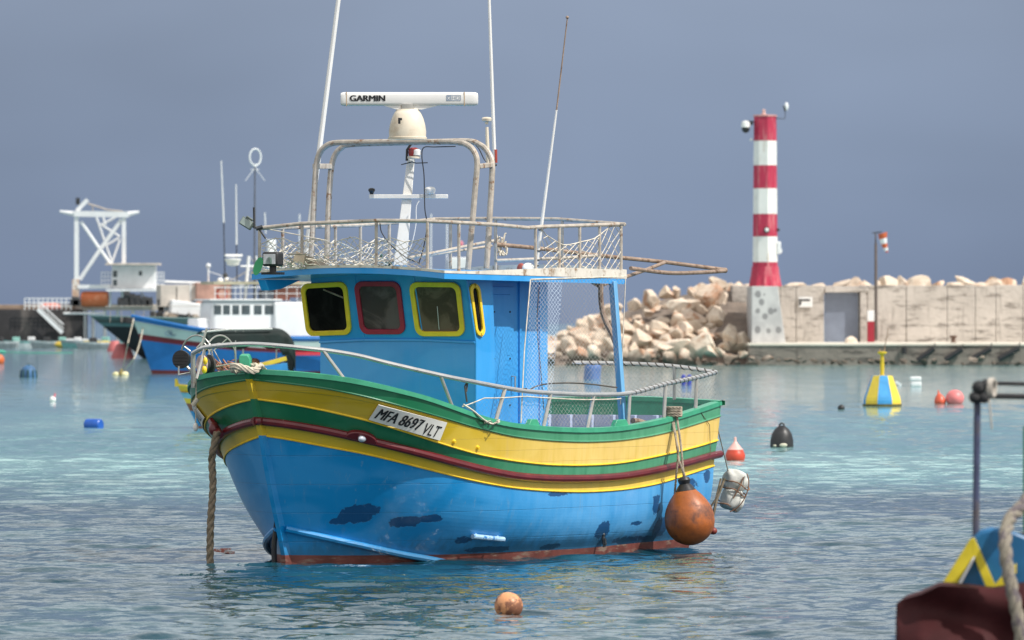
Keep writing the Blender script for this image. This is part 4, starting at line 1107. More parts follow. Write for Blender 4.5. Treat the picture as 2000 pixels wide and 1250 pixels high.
# white foam float wrapped in cord, hung off the stern
YF = 87.9; c = at(1433, 958, YF); wf = empty('foam_fender', c, 0, 'white foam float bound with brown cord hanging behind the stern', 'fender')
def blob(mb, c_, rx, ry, rz, amp, freq, seed, rotm=None, n=28, m_=18):
    b0 = len(mb.v); mb.sphere((0, 0, 0), 1, n, m_)
    for i in range(b0, len(mb.v)):
        p = Vector(mb.v[i]); k = 1+amp*noise.noise(p*freq+Vector((seed, seed*.7, 0)))
        sq = lambda x_: math.copysign(abs(x_)**.75, x_)
        p = Vector((sq(p.x)*rx*k, sq(p.y)*ry*k, sq(p.z)*rz*k))
        if rotm is not None: p = rotm @ p
        mb.v[i] = tuple(Vector(c_)+p)
rm = Matrix.Rotation(R(24), 3, 'Y')
q = MB(); blob(q, (.02, 0, .13), .165, .15, .15, .25, 1.6, 3, rm); blob(q, (-.03, .0, -.12), .16, .15, .15, .25, 1.6, 8, rm)
q.build('foam_block', mat('stained white foam', (.62, .62, .58), .8, .12, 5, .004, 25, col2=(.30, .33, .28), c2=(.50, .7), c2scale=4), wf, smooth=60)
q = MB()
for z_, r_ in ((-.22, .15), (0.0, .165), (.10, .175)):
    q.tube([rm @ Vector((1.06*r_*math.cos(a), 1.0*r_*math.sin(a), z_+.02*math.sin(3*a))) for a in [2*math.pi*i/20 for i in range(21)]], .009, 5)
q.tube([rm @ Vector((.19*math.cos(a)*.9, -.01-.16*abs(math.cos(a*.5)), .30*math.sin(a))) for a in [-1.2+2.4*i/16 for i in range(17)]], .008, 5)
q.tube([rm @ Vector((.03, -.168, -.1)), rm @ Vector((.05, -.17, .1)), rm @ Vector((.04, -.15, .22))], .009, 5)
q.build('binding_cord', mat('brown cord', (.24, .13, .08), .9, .3, 10), wf)
gq = rowsP['G'][-1]; hp2 = loc2w(gun_at_px(1366))
q = MB(); q.tube([hp2, at(1385, 790, 87.2), at(1400, 830, 87.3), at(1422, 920, 87.7)], .007, 5); q.tube([hp2, at(1386, 830, 87.0), at(1388, 900, 87.0)], .005, 5); 
q.tube([at(1415, 935, 87.6), at(1400, 975, 87.5), at(1392, 1010, 87.5)], .02, 6); q.tube([at(1408, 935, 87.6), at(1398, 975, 87.5), at(1388, 990, 87.5)], .015, 6)
o = q.build('fender_line', M['rope']); tag(o, 'thin line hanging from the last rail post to the white foam float', 'rope')
q = MB(); q.sphere((0, 0, 0), .055, 14, 10, (1, 1, .9)); q.tube([(0, 0, .03), (0, 0, .08)], .015, 6)
o = q.build('small_float', mat('dark red float', (.20, .03, .02), .45)); o.location = at(1393, 1037, 87.4); tag(o, 'small dark red ball float peeping out behind the large orange fender', 'float')
# ------------------------------------------------------------------ water
def build_water():
    ys = list(np.arange(56, 100, .10))+list(np.arange(100, 150, .2))+list(np.arange(150, 210, .4))
    y = 210.0; st = .4
    while y < 70000: ys.append(y); y += st; st *= 1.035
    ys = [-400.0, -60.0, 20.0, 45.0, 54.0]+ys
    tt = np.concatenate([[-30, -6, -1.5, -.5], np.linspace(-.105, .105, 330), [.5, 1.5, 6, 30]])
    ys = np.array(ys); Y, T = np.meshgrid(ys, tt, indexing='ij')
    X = T*np.maximum(Y, 60)
    Z = np.zeros_like(X); rng = np.random.RandomState(5)
    XO = np.zeros_like(X)
    for i in range(70):
        lam = .36*(7.0)**(rng.rand()**1.3); k = 2*math.pi/lam
        th = rng.normal(R(84), R(27)); a = .0047*lam*(.55+.9*rng.rand())*(1.0 if lam < .8 else (.55 if lam < 1.4 else .35))
        ph = rng.rand()*6.28
        fade = np.clip((lam*260-Y)/(lam*120), 0, 1)
        Z += a*fade*np.sin(k*(X*math.cos(th)+Y*math.sin(th))+ph)
    core = (np.abs(T) < .11) & (Y > 55) & (Y < 1200)
    Z = np.where(core, Z, 0)
    n0, n1 = Y.shape
    co = np.stack([X, Y, Z], -1).reshape(-1, 3).astype(np.float32)
    i, j = np.meshgrid(np.arange(n0-1), np.arange(n1-1), indexing='ij'); a = (i*n1+j).ravel()
    f = np.stack([a, a+1, a+n1+1, a+n1], -1).astype(np.int32)
    me = bpy.data.meshes.new('water'); me.vertices.add(len(co)); me.vertices.foreach_set('co', co.ravel())
    me.loops.add(f.size); me.loops.foreach_set('vertex_index', f.ravel()); me.polygons.add(len(f))
    me.polygons.foreach_set('loop_start', np.arange(0, f.size, 4, dtype=np.int32)); me.polygons.foreach_set('loop_total', np.full(len(f), 4, np.int32))
    me.polygons.foreach_set('use_smooth', np.ones(len(f), bool)); me.update(); me.validate()
    o = bpy.data.objects.new('water', me); COL.objects.link(o); tag(o, kind='structure')
    m = bpy.data.materials.new('sea water'); m.use_nodes = True; t = NT(m.node_tree); bs = t.n['Principled BSDF']
    v = t.obj(); x, y, z = t.sep(v)
    # sea bed: pale sand far out, weed beds nearer, patchy edges
    edge = t.m('ADD', y, t.m('MULTIPLY', t.m('SUBTRACT', t.noise(t.scl(v, (.10, .035, 1)), 1, 4, .6), .5), 46))
    near = t.ss(edge, 104, 134)
    far = t.ss(t.m('ADD', y, t.m('MULTIPLY', t.m('SUBTRACT', t.noise(t.scl(v, (.03, .008, 1)), 1, 4), .5), 260)), 230, 430)
    patch = t.ss(t.noise(t.scl(v, (.16, .06, 1)), 1, 5, .65), .45, .62)
    deep = t.mix(patch, (.006, .040, .060), (.014, .070, .095))
    sand = t.mix(t.ss(t.noise(t.scl(v, (.06, .02, 1)), 1, 5, .65), .38, .62), (.12, .31, .32), (.22, .42, .40))
    right = t.ss(x, -14, 6)
    farc = t.mix(right, (.11, .24, .28), (.12, .32, .34))
    body = t.mix(near, deep, sand); body = t.mix(far, body, farc)
    t.put(bs.inputs['Base Color'], body); bs.inputs['Roughness'].default_value = .05; bs.inputs['IOR'].default_value = 1.33
    n1 = t.noise(t.scl(v, (.62, .55, 1)), 2.3, 3, .55, .2); n2 = t.noise(t.scl(v, (1, .7, 1)), 6.0, 3, .6)
    h = t.m('ADD', t.m('MULTIPLY', n1, .056), t.m('MULTIPLY', n2, .010))
    b = t.new('ShaderNodeBump'); b.inputs['Strength'].default_value = 1; b.inputs['Distance'].default_value = 1
    t.put(b.inputs['Height'], h); t.l.new(b.outputs[0], bs.inputs['Normal'])
    me.materials.append(m)
build_water()

# ------------------------------------------------------------------ breakwater
def concrete(name, col, dark, amt=.6, sc=1.0):
    m = bpy.data.materials.new(name); m.use_nodes = True; t = NT(m.node_tree); bs = t.n['Principled BSDF']; v = t.obj()
    n1 = t.noise(v, .35*sc, 6, .65); c = t.mix(t.ss(n1, .3, .7), tuple(q*.86 for q in col), tuple(q*1.1 for q in col))
    st = t.noise(t.scl(v, (.5, .5, 2.6)), .8*sc, 6, .72); c = t.mix(t.m('MULTIPLY', t.ss(st, .50, .64), amt), c, dark)
    vr = t.noise(t.scl(v, (1.6, 1.6, .22)), 1.2*sc, 5, .7); c = t.mix(t.m('MULTIPLY', t.ss(vr, .55, .72), amt*.6), c, dark)
    sp_ = t.noise(v, 2.2*sc, 3, .6); c = t.mix(t.m('MULTIPLY', t.ss(sp_, .68, .74), .7), c, tuple(q*.6 for q in dark))
    t.put(bs.inputs['Base Color'], c); bs.inputs['Roughness'].default_value = .9
    b = t.new('ShaderNodeBump'); b.inputs['Distance'].default_value = .05; t.put(b.inputs['Height'], t.noise(v, 3*sc, 6)); t.l.new(b.outputs[0], bs.inputs['Normal'])
    return m
M['conc'] = concrete('pale concrete', (.50, .46, .42), (.19, .17, .15), .95)
M['conc_dark'] = concrete('waterside concrete', (.24, .21, .18), (.06, .055, .05), .8)
M['conc_grey'] = concrete('grey concrete', (.42, .43, .43), (.28, .28, .27), .4)
YW = 488; YQ = 471
quay = MB(); x0, x1 = wx(1462, YQ), 62.0; zq = wz(670, YQ)
quay.box(((x0+x1)/2, YQ+14, (zq-.16-3)/2), (x1-x0, 28, zq-.16+3)); quay_o = quay.build('quay', M['conc_dark'], bevel=.04)
tag(quay_o, 'low stained concrete quay running below the harbour wall', 'quay')
q = MB(); q.box(((x0+x1)/2, YQ+14, zq-.09), (x1-x0+.1, 28.2, .2)); q.build('quay_coping', mat('bleached coping', (.74, .67, .57), .85, .08, .6, col2=(.45, .38, .30), c2=(.6, .75), c2scale=.8), quay_o, bevel=.03)
# the wall, cast in bays with joints
wall_ = empty('harbour_wall', (wx(1700, YW), YW, zq), 0, 'high weathered concrete harbour wall along the breakwater', 'wall')
def wl(p): return Vector(p)-wall_.location
joints = [1428, 1524, 1555, 1610, 1680, 1694, 1770, 1850, 1905, 1945, 1998, 2060, 2140, 2240, 2360]
zt_ = wz(559, YW)
rng = random.Random(11)
for a, b in zip(joints, joints[1:]):
    if (a, b) == (1610, 1680):
        q = MB(); zl = wz(571, YW); q.box(wl(((wx(a, YW)+wx(b, YW))/2, YW+1.5, (zt_+zl)/2)), (wx(b, YW)-wx(a, YW)-.02, 3, zt_-zl)); q.build('wall_bay', M['conc'], wall_, bevel=.03); continue
    q = MB(); dy_ = rng.uniform(-.03, .03); dz_ = rng.uniform(-.04, .04)
    q.box(wl(((wx(a, YW)+wx(b, YW))/2, YW+1.5+dy_, (zt_+dz_+zq)/2)), (wx(b, YW)-wx(a, YW)-.035, 3, zt_+dz_-zq+.1)); q.build('wall_bay', M['conc'], wall_, bevel=.03)
# darker left return of the wall reaching down to the water
q = MB(); q.box(wl(((wx(1428, YW)+wx(1470, YW))/2, YW-1.2, (zt_-3)/2+.0)), (wx(1470, YW)-wx(1428, YW), 2.2, zt_+3)); q.build('wall_return', M['conc'], wall_, bevel=.04)
q = MB(); a, b = wx(1609, YW), wx(1681, YW)
q.box(wl(((a+b)/2+.35, YW+.0-.12, wz(567, YW))), (b-a+.5, .3, .3)); q.box(wl((b+.16, YW-.12, (wz(571, YW)+zq)/2)), (.4, .3, wz(571, YW)-zq)); q.build('doorway_surround', M['conc'], wall_, bevel=.02)
# roller shutter
sh_ = MB(); zl = wz(571, YW); n = 34; rows = []
for k in range(n*2+1):
    z_ = zq+(zl-zq)*k/(n*2); rows.append([wl((wx(1611, YW), YW+.30+(.05 if k % 2 else 0), z_)), wl((wx(1677, YW), YW+.30+(.05 if k % 2 else 0), z_))])
sh_.grid(rows); sh_.build('roller_shutter', mat('blue grey shutter', (.27, .31, .39), .5, .08, 1.0, metal=.1), wall_, smooth=0)
# notice on the wall
nb = MB(); ys_ = YW-.12; f4 = lambda x_, y_, d_=0: at(x_, y_, ys_-d_)
nb.box(at(1573.5, 590, ys_), (27*YW/F, .06, 20*YW/F)); nbo = nb.build('notice_board', mat('white board', (.78, .78, .77), .5, .05), bevel=.01); 
tag(nbo, 'small white notice board with a black bar fixed to the harbour wall', 'sign')
q = MB(); q.box(at(1571, 586, ys_-.045), (22*YW/F, .02, 3.6*YW/F)); q.prism([f4(1561, 589, .04), f4(1566, 589, .04), f4(1564, 596, .04), f4(1561, 597, .04)], (0, -.02, 0)); q.build('board_marks', M['ink'], nbo, smooth=0, recalc=True)
# red and white cabinet
cbx = MB(); yc_ = YW-1.2; xa, xb = wx(1694, yc_), wx(1708, yc_); zb, zm, zt2 = wz(663, yc_), wz(628, yc_), wz(607, yc_)
cbx.box(((xa+xb)/2, yc_, (zq+zm)/2), (xb-xa, .5, zm-zq)); co_ = cbx.build('cabinet', mat('crimson cabinet', (.30, .012, .03), .45, .1), bevel=.03); tag(co_, 'red cabinet with white top against the harbour wall behind the windsock pole', 'cabinet')
q = MB(); q.box(((xa+xb)/2, yc_, (zm+zt2)/2+.01), (xb-xa+.02, .52, zt2-zm)); q.build('cabinet_top', M['bg_white'], co_, bevel=.05)

# tapered pedestal of the tower
YP = 481
ped_ = MB(); a = [(1468, 560), (1521, 560)]; b = [(1466, 700), (1537, 700)]
zt3, zb3 = wz(559, YP), -1.0
tl_ = [Vector((wx(1468, YP), YP, zt3)), Vector((wx(1519, YP), YP, zt3)), Vector((wx(1519, YP), YP+7, zt3)), Vector((wx(1468, YP), YP+7, zt3))]
bl_ = [Vector((wx(1467, YP), YP-.8, zb3)), Vector((wx(1541, YP), YP-.8, zb3)), Vector((wx(1541, YP), YP+7, zb3)), Vector((wx(1467, YP), YP+7, zb3))]
for L_3 in (tl_, bl_):
    for p in L_3: p.y -= 8
def shift(p, Y0): return p
YP2 = YP-8
tl_ = [Vector((wx(1468, YP2), YP2, wz(559, YP2))), Vector((wx(1519, YP2), YP2, wz(559, YP2))), Vector((wx(1519, YP2)+.2, YP2+10, wz(559, YP2))), Vector((wx(1468, YP2), YP2+10, wz(559, YP2)))]
bl_ = [Vector((wx(1467, YP2), YP2-1.0, zb3)), Vector((wx(1543, YP2), YP2-1.0, zb3)), Vector((wx(1543, YP2), YP2+10, zb3)), Vector((wx(1467, YP2), YP2+10, zb3))]
ped_.add(bl_+tl_, [(0, 1, 5, 4), (1, 2, 6, 5), (2, 3, 7, 6), (3, 0, 4, 7), (3, 2, 1, 0), (4, 5, 6, 7)])
mcp = bpy.data.materials.new('blotched grey concrete'); mcp.use_nodes = True; t = NT(mcp.node_tree); bs = t.n['Principled BSDF']; v = t.obj(); x, y, z = t.sep(v)
n1 = t.noise(v, .8, 5, .6); c = t.mix(t.ss(n1, .35, .65), (.40, .40, .40), (.52, .52, .51)); mk = None
wob = t.m('MULTIPLY', t.m('SUBTRACT', t.noise(v, 1.6, 4, .6), .5), 1.6)
for sx_, sy_, r_ in ((1481, 574, 6), (1493, 575, 2), (1488, 590, 5.5), (1480, 607, 5), (1506, 608, 6), (1514, 606, 4), (1494, 618, 6), (1480, 644, 6), (1501, 646, 5), (1521, 644, 6), (1520, 676, 6), (1474, 672, 3)):
    cx, cz = wx(sx_, YP2-.5), wz(sy_, YP2-.5)
    q_ = t.m('ADD', t.m('POWER', t.m('DIVIDE', t.m('SUBTRACT', x, cx), r_*YP2/F), 2.0), t.m('POWER', t.m('DIVIDE', t.m('SUBTRACT', z, cz), r_*1.15*YP2/F), 2.0))
    q_ = t.ss(t.m('ADD', q_, wob), .6, 1.3, 1, 0); mk = q_ if mk is None else t.m('MAXIMUM', mk, q_)
c = t.mix(t.m('MULTIPLY', mk, .72), c, (.14, .14, .145)); low = t.ss(t.m('ADD', z, t.m('MULTIPLY', n1, .5)), 1.1, 1.5, 1, 0); c = t.mix(t.m('MULTIPLY', low, .75), c, (.15, .14, .12))
t.put(bs.inputs['Base Color'], c); bs.inputs['Roughness'].default_value = .9
po = ped_.build('tower_pedestal', mcp, smooth=0, recalc=True, bevel=.05); tag(po, 'grey concrete pedestal blotched with dark patches under the striped tower', 'pedestal')

# striped tower, eight sided
YT = 476.0
tc_ = Vector((wx(1494.5, YT), YT, wz(559, YT))); s_t = YT/F
tower = empty('beacon_tower', tc_, 0, 'red and white banded octagonal harbour light tower on the breakwater', 'beacon tower')
M['t_red'] = mat('tower red', (.44, .022, .065), .5, .10, .8, col2=(.55, .16, .18), c2=(.50, .68), c2scale=1, stretch=(3, 3, .4))
M['t_white'] = mat('tower white', (.78, .77, .74), .5, .05, .8, col2=(.52, .45, .38), c2=(.56, .74), c2scale=1, stretch=(3, 3, .4))
ys_t = [558, 512, 462, 418, 368, 323, 275, 227]
zz = [(559-y_)*s_t for y_ in ys_t]
rad = lambda k: (24.6-.6*k/1.6)*s_t*1.02
r8 = Matrix.Rotation(R(10), 3, 'Z')
for k in range(7):
    q = MB(); ra, rb = rad(k), rad(k+1); q.lathe([(ra, zz[k]+.004), (rb, zz[k+1]-.004)], (0, 0, 0), 8, r8)
    q.build('tower_band', M['t_red'] if k % 2 == 0 else M['t_white'], tower, smooth=0)
q = MB(); N_ = 24; rows = []
for j, (h, ex) in enumerate(((1.45, .0), (.80, .08), (.0, .24))):
    rows.append([r8 @ Vector(((rad(0)*1.0+ex*(1 if i % 2 else .55)+.03)*math.cos(2*math.pi*i/N_), (rad(0)+ex*(1 if i % 2 else .55)+.03)*math.sin(2*math.pi*i/N_), h)) for i in range(N_)])
q.grid(rows[::-1], closed=True); q.build('tower_skirt', M['t_red'], tower, smooth=0)
q = MB(); q.lathe([(rad(7)+.05, zz[7]-.02), (rad(7)+.05, zz[7]+.09)], (0, 0, 0), 8, r8); q.build('tower_cap', mat('pinkish cap', (.60, .30, .28), .6), tower, smooth=0)
q = MB(); q.lathe([(.18, 0), (.18, .12), (.10, .16), (.12, .36), (.06, .42)], (-.1, 0, zz[7]+.09), 14); q.build('beacon_lamp', mat('lamp rose', (.62, .42, .38), .3), tower)
TL = lambda x_, y_: at(x_, y_, YT-.2)-tc_
q = MB(); q.tube([TL(1472, 238), TL(1457, 237)], .06, 6); q.box(TL(1468, 240), (.18, .2, .3)); q.build('camera_bracket', M['dark'], tower)
q = MB(); q.lathe([(.10, .30), (.28, .22), (.33, 0), (.33, -.18)], TL(1456.5, 244), 16); q.build('camera_hood', M['clean_white'], tower)
q = MB(); q.sphere(TL(1456.5, 252), .29, 14, 8); q.build('camera_dome', M['black'], tower)
q = MB(); q.tube([TL(1515, 231), TL(1533, 232), TL(1534, 215)], .035, 6); q.build('sensor_arm', M['dark'], tower)
q = MB(); q.sphere(TL(1536, 208), .17, 12, 8, (.9, .6, 1.8)); so = q.build('sensor_dish', M['bg_white'], tower)
q = MB(); q.tube([TL(1529, 208), TL(1534, 208)], .05, 6); q.sphere(TL(1533, 212), .16, 8, 6, (.6, .6, 1.4)); q.build('sensor_mount', M['dark'], tower)
q = MB(); q.lathe([(.15, 0), (.13, .1), (.02, .16)], at(1497.5, 449, YT-.95)-tc_, 14, Matrix.Rotation(R(90), 3, 'X')); q.build('round_lamp', M['clean_white'], tower)
q = MB(); q.lathe([(.22, -.03), (.22, .02)], at(1497.5, 449, YT-.93)-tc_, 16, Matrix.Rotation(R(90), 3, 'X')); q.build('lamp_ring', M['dark'], tower)
q = MB(); q.box(TL(1521, 484), (.3, .3, .9)); q.box(TL(1524, 490), (.25, .2, .3)); q.build('junction_box', M['bg_white'], tower, bevel=.05)
q = MB(); q.sphere(TL(1520, 449), .12, 10, 6); q.build('side_lamp', M['black'], tower)
q = MB(); q.sphere(TL(1467, 273), .11, 10, 6); q.build('side_lamp', M['bg_white'], tower)

# windsock
YS = 474
wsk = empty('windsock', (wx(1710.5, YS), YS, wz(664, YS)), 0, 'limp red and white windsock on a tall dark pole beside the harbour wall', 'windsock')
lp = lambda x_, y_, dy_=0: at(x_, y_, YS+dy_)-wsk.location
q = MB(); q.tube([lp(1711, 665), lp(1710.5, 476), lp(1710.2, 474), lp(1710, 456)], [.13, .10, .06, .05], 10); q.build('pole', mat('dark brown pole', (.10, .075, .065), .6, .2, 2), wsk)
q = MB(); q.tube([lp(1704, 455), lp(1722, 453)], .05, 6); q.build('swivel', M['dark'], wsk)
segs = [(1724.5, 455, 8.5), (1725, 466, 7.0), (1727, 476, 5.5), (1729.5, 484, 4.2), (1731.5, 490, 3.2)]
for k in range(4):
    a, b = segs[k], segs[k+1]; q = MB()
    n_ = 14; rows = []
    for s_k in (0, .5, 1):
        cx, cy, r_ = [a[i]*(1-s_k)+b[i]*s_k for i in range(3)]
        ax = (lp(b[0], b[1])-lp(a[0], a[1])).normalized(); pr = r_*YS/F
        rows.append([lp(cx, cy)+Vector((math.cos(2*math.pi*i/n_)*pr*(1+.1*math.sin(3*i)), math.sin(2*math.pi*i/n_)*pr, math.cos(2*math.pi*i/n_)*pr*.25)) for i in range(n_)])
    q.grid(rows, closed=True); q.build('sock_band', mat('sock red', (.52, .11, .04), .8) if k % 2 == 0 else M['bg_white'], wsk)
q = MB(); q.tube([lp(1731.5, 488), lp(1732.5, 493)], .10, 8); q.build('sock_band', mat('sock red end', (.40, .06, .035), .8), wsk)

# bollard and quay fenders
q = MB(); bl0 = Vector((wx(1862, YQ+3), YQ+3, zq)); q.lathe([(.22, 0), (.16, .1), (.15, .35), (.27, .42), (.27, .52), (.1, .56)], (0, 0, 0), 16)
o = q.build('bollard', mat('rusty iron', (.12, .07, .05), .7)); o.location = bl0; tag(o, 'short rusty mooring bollard on the quay edge', 'bollard')
for k, (xa, ya, xb, yb) in enumerate(((1792, 704, 1824, 681), (1846, 703, 1879, 682), (1900, 700, 1935, 681), (1950, 702, 1990, 680))):
    q = MB(); a = at(xa, ya, YQ-.35); b = at(xb, yb, YQ-.35); c = (a+b)/2; q.tube([a-c, b-c], .20, 12); q.tube([b-c, b-c+Vector((.1, .3, .4))], .04, 5)
    o = q.build('quay_fender', M['black']); o.location = c
    tag(o, ['leftmost slanting black rubber fender on the quay face', 'second slanting black rubber fender from the left on the quay face', 'third slanting black rubber fender from the left on the quay face', 'rightmost slanting black rubber fender on the quay face'][k], 'quay fender', 'rubber fenders on the quay face')
q = MB(); q.tube([(0, 0, .28), (0, 0, -.2)], .16, 10); o = q.build('quay_fender', M['black']); o.location = at(1766, 686, YQ-.2); tag(o, 'small upright black rubber fender on the quay face', 'quay fender')

# ------------------------------------------------------------------ boulders
def rock_mat(name, a, b, stain, wet=True):
    m = bpy.data.materials.new(name); m.use_nodes = True; t = NT(m.node_tree); bs = t.n['Principled BSDF']; v = t.obj()
    oi = t.new('ShaderNodeObjectInfo').outputs['Random']
    vv_ = t.new('ShaderNodeVectorMath', operation='ADD'); t.l.new(v, vv_.inputs[0]); cmb = t.new('ShaderNodeCombineXYZ')
    t.put(cmb.inputs[0], t.m('MULTIPLY', oi, 37)); t.put(cmb.inputs[1], t.m('MULTIPLY', oi, 11)); t.l.new(cmb.outputs[0], vv_.inputs[1]); v2 = vv_.outputs[0]
    n1 = t.noise(v2, 1.3, 6, .65); c = t.mix(t.ss(n1, .3, .7), a, b)
    c = t.mix(t.m('MULTIPLY', t.ss(oi, 0, 1), .35), c, t.mix(oi, tuple(q*.62 for q in a), (.55, .40, .30)))
    n2 = t.noise(v2, .8, 5, .6); lo = .52
    thr = t.m('ADD', n2, t.m('MULTIPLY', oi, .12)); c = t.mix(t.m('MULTIPLY', t.ss(thr, .60, .72), .75), c, stain)
    n3 = t.noise(v2, 5, 5, .7); c = t.mix(t.m('MULTIPLY', t.ss(n3, .58, .7), .45), c, tuple(q*.45 for q in a))
    if wet:
        wp = t.sep(t.new('ShaderNodeNewGeometry').outputs['Position'])[2]
        wf_ = t.ss(t.m('ADD', wp, t.m('MULTIPLY', n1, .8)), .75, 1.5, 1, 0); c = t.mix(t.m('MULTIPLY', wf_, .9), c, (.055, .045, .035))
    t.put(bs.inputs['Base Color'], c); bs.inputs['Roughness'].default_value = .9
    bb = t.new('ShaderNodeBump'); bb.inputs['Distance'].default_value = .12; t.put(bb.inputs['Height'], t.noise(v2, 2.6, 8, .65)); t.l.new(bb.outputs[0], bs.inputs['Normal'])
    return m
ROCK = rock_mat('limestone', (.58, .46, .35), (.82, .72, .60), (.38, .17, .08))
import bmesh
def rock_mesh(seed, sub=4):
    rng = random.Random(seed); bm = bmesh.new(); bmesh.ops.create_icosphere(bm, subdivisions=sub, radius=1)
    planes = [(Vector((rng.gauss(0, 1), rng.gauss(0, 1), rng.gauss(0, 1))).normalized(), rng.uniform(.42, .80)) for _ in range(13)]
    sc_ = Vector((rng.uniform(.85, 1.35), rng.uniform(.7, 1.1), rng.uniform(.6, .95)))
    for v_ in bm.verts:
        p = v_.co.copy()
        for n_, d_ in planes:
            k = p.dot(n_)-d_
            if k > 0: p -= n_*k*1.0
        nn_ = noise.fractal(p*1.6+Vector((seed*3.1, 0, 0)), 1, 2, 4); p *= 1+.055*nn_
        v_.co = Vector((p.x*sc_.x, p.y*sc_.y, p.z*sc_.z))
    me = bpy.data.meshes.new('boulder'); bm.to_mesh(me); bm.free(); me.materials.append(ROCK)
    me.polygons.foreach_set('use_smooth', [True]*len(me.polygons)); me.set_sharp_from_angle(angle=R(24)); return me
RM = [rock_mesh(i) for i in range(9)]
first_rock = {}
def rock(c, r, label, group, rng, flat=1.0):
    me = RM[rng.randrange(len(RM))]; o = bpy.data.objects.new('boulder', me); COL.objects.link(o)
    o.location = c; o.rotation_euler = (rng.uniform(-.5, .5), rng.uniform(-.5, .5), rng.uniform(0, 6.28)); o.scale = (r, r, r*flat)
    tag(o, label, 'boulder', group); return o
rng = random.Random(21)
prof_top = [(1020, 700), (1060, 660), (1092, 640), (1130, 622), (1160, 606), (1200, 600), (1236, 585), (1262, 574), (1300, 566), (1345, 556), (1380, 556), (1412, 550), (1440, 550), (1470, 552)]
# rows from the back top down to the waterline
LBL = 'pale limestone boulder in the heap at the left end of the harbour wall'; GRP = 'boulders heaped at the end of the breakwater'
big = [(1268, 590, 26, .0), (1332, 598, 24, .1), (1390, 583, 30, .15), (1164, 630, 24, .3), (1190, 606, 22, .2), (1428, 652, 30, .95), (1372, 672, 31, .95), (1322, 652, 22, .8), (1250, 664, 24, .8), (1285, 640, 22, .6), (1225, 640, 20, .6), (1400, 620, 24, .5), (1352, 620, 22, .45), (1300, 680, 18, 1), (1335, 695, 18, 1.1), (1262, 700, 17, 1.15), (1130, 650, 22, .6), (1108, 672, 20, .8), (1190, 668, 22, .8), (1160, 690, 18, 1.0), (1450, 690, 14, 1.2), (1405, 555, 18, .0), (1300, 572, 16, 0)]
def heapY(py, px):
    top = interp(prof_top, px); k = (py-top)/max(712-top, 5); return 486-k*17
for (x_, y_, r_, d_) in big:
    Y_ = heapY(y_, x_)-.5; rock(at(x_, y_, Y_), r_*Y_/F*1.05, LBL, GRP, rng)
y_ = 0
for x_ in range(1030, 1478, 21):
    top = interp(prof_top, x_)+13
    yy = top
    while yy < 716:
        jx, jy = rng.uniform(-8, 8), rng.uniform(-6, 6); Y_ = heapY(yy+jy, x_)+1.2; r_ = rng.choice((12, 14, 17, 21, 25, 30))
        if yy+jy-r_*.6 > interp(prof_top, x_+jx)-2 and (x_+jx+r_ < 1436 or yy > 655): rock(at(x_+jx, yy+jy, Y_), r_*Y_/F, LBL, GRP, rng)
        yy += rng.uniform(16, 27)
# core of the heap behind so no gaps show through
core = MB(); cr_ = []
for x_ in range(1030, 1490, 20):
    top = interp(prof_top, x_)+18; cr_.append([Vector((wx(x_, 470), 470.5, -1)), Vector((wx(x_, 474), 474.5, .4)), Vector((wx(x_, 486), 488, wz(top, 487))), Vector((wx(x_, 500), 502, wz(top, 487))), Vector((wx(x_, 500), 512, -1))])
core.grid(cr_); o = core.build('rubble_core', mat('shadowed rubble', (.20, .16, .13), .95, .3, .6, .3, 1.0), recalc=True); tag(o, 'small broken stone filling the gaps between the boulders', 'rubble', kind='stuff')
# along the top behind the wall
LB2 = 'pale boulder showing above the top of the harbour wall'; GR2 = 'boulders behind the harbour wall'
for (x_, top, w_) in ((1438, 547, 30), (1490, 556, 12), (1556, 550, 20), (1597, 550, 16), (1640, 547, 24), (1668, 545, 26), (1692, 551, 16), (1740, 537, 28), (1764, 543, 20), (1792, 546, 24), (1829, 546, 17), (1862, 550, 15), (1888, 536, 24), (1912, 546, 18), (1942, 539, 25), (1972, 546, 22), (2004, 545, 20), (2040, 542, 24), (2085, 545, 24), (1415, 550, 20), (1460, 551, 16), (1575, 556, 14), (1618, 554, 14), (1715, 552, 16), (1850, 553, 12), (1925, 552, 16), (1540, 556, 12)):
    Y_ = 495+rng.uniform(0, 2); r_ = w_*Y_/F; rock(at(x_, top+w_*.80, Y_), r_*1.2, LB2, GR2, rng)
# dark wet stones at the waterline of the quay
LB3 = 'small dark wet stone at the waterline below the quay'; GR3 = 'wet stones along the foot of the quay'
for (x_, y_, w_) in [(1500, 700, 15), (1480, 706, 9), (1470, 700, 10), (1520, 704, 10), (1540, 703, 10), (1556, 706, 7), (1572, 706, 8), (1590, 705, 9), (1610, 708, 8), (1628, 707, 9), (1650, 708, 8), (1665, 703, 7), (1680, 708, 8), (1700, 706, 13), (1722, 706, 14), (1745, 708, 10), (1765, 706, 12), (1785, 707, 10), (1805, 706, 12), (1825, 706, 12), (1850, 708, 9), (1902, 703, 14), (1915, 700, 11), (1940, 709, 8), (1965, 710, 7), (1562, 700, 6), (1640, 710, 7), (1440, 708, 8), (1420, 710, 9), (1395, 708, 10), (1990, 710, 8), (1880, 710, 8)]:
    Y_ = 467+rng.uniform(-1, 1); rock(at(x_, y_, Y_), w_*Y_/F, LB3, GR3, rng, .6)
q = MB(); q.lathe([(.5, 0), (.4, .3), (.1, .5)], (0, 0, 0), 9); o = q.build('limestone_lump', ROCK); o.location = (wx(1662, YQ+2), YQ+2, zq); tag(o, 'white lump of stone on the quay in front of the roller shutter', 'stone')

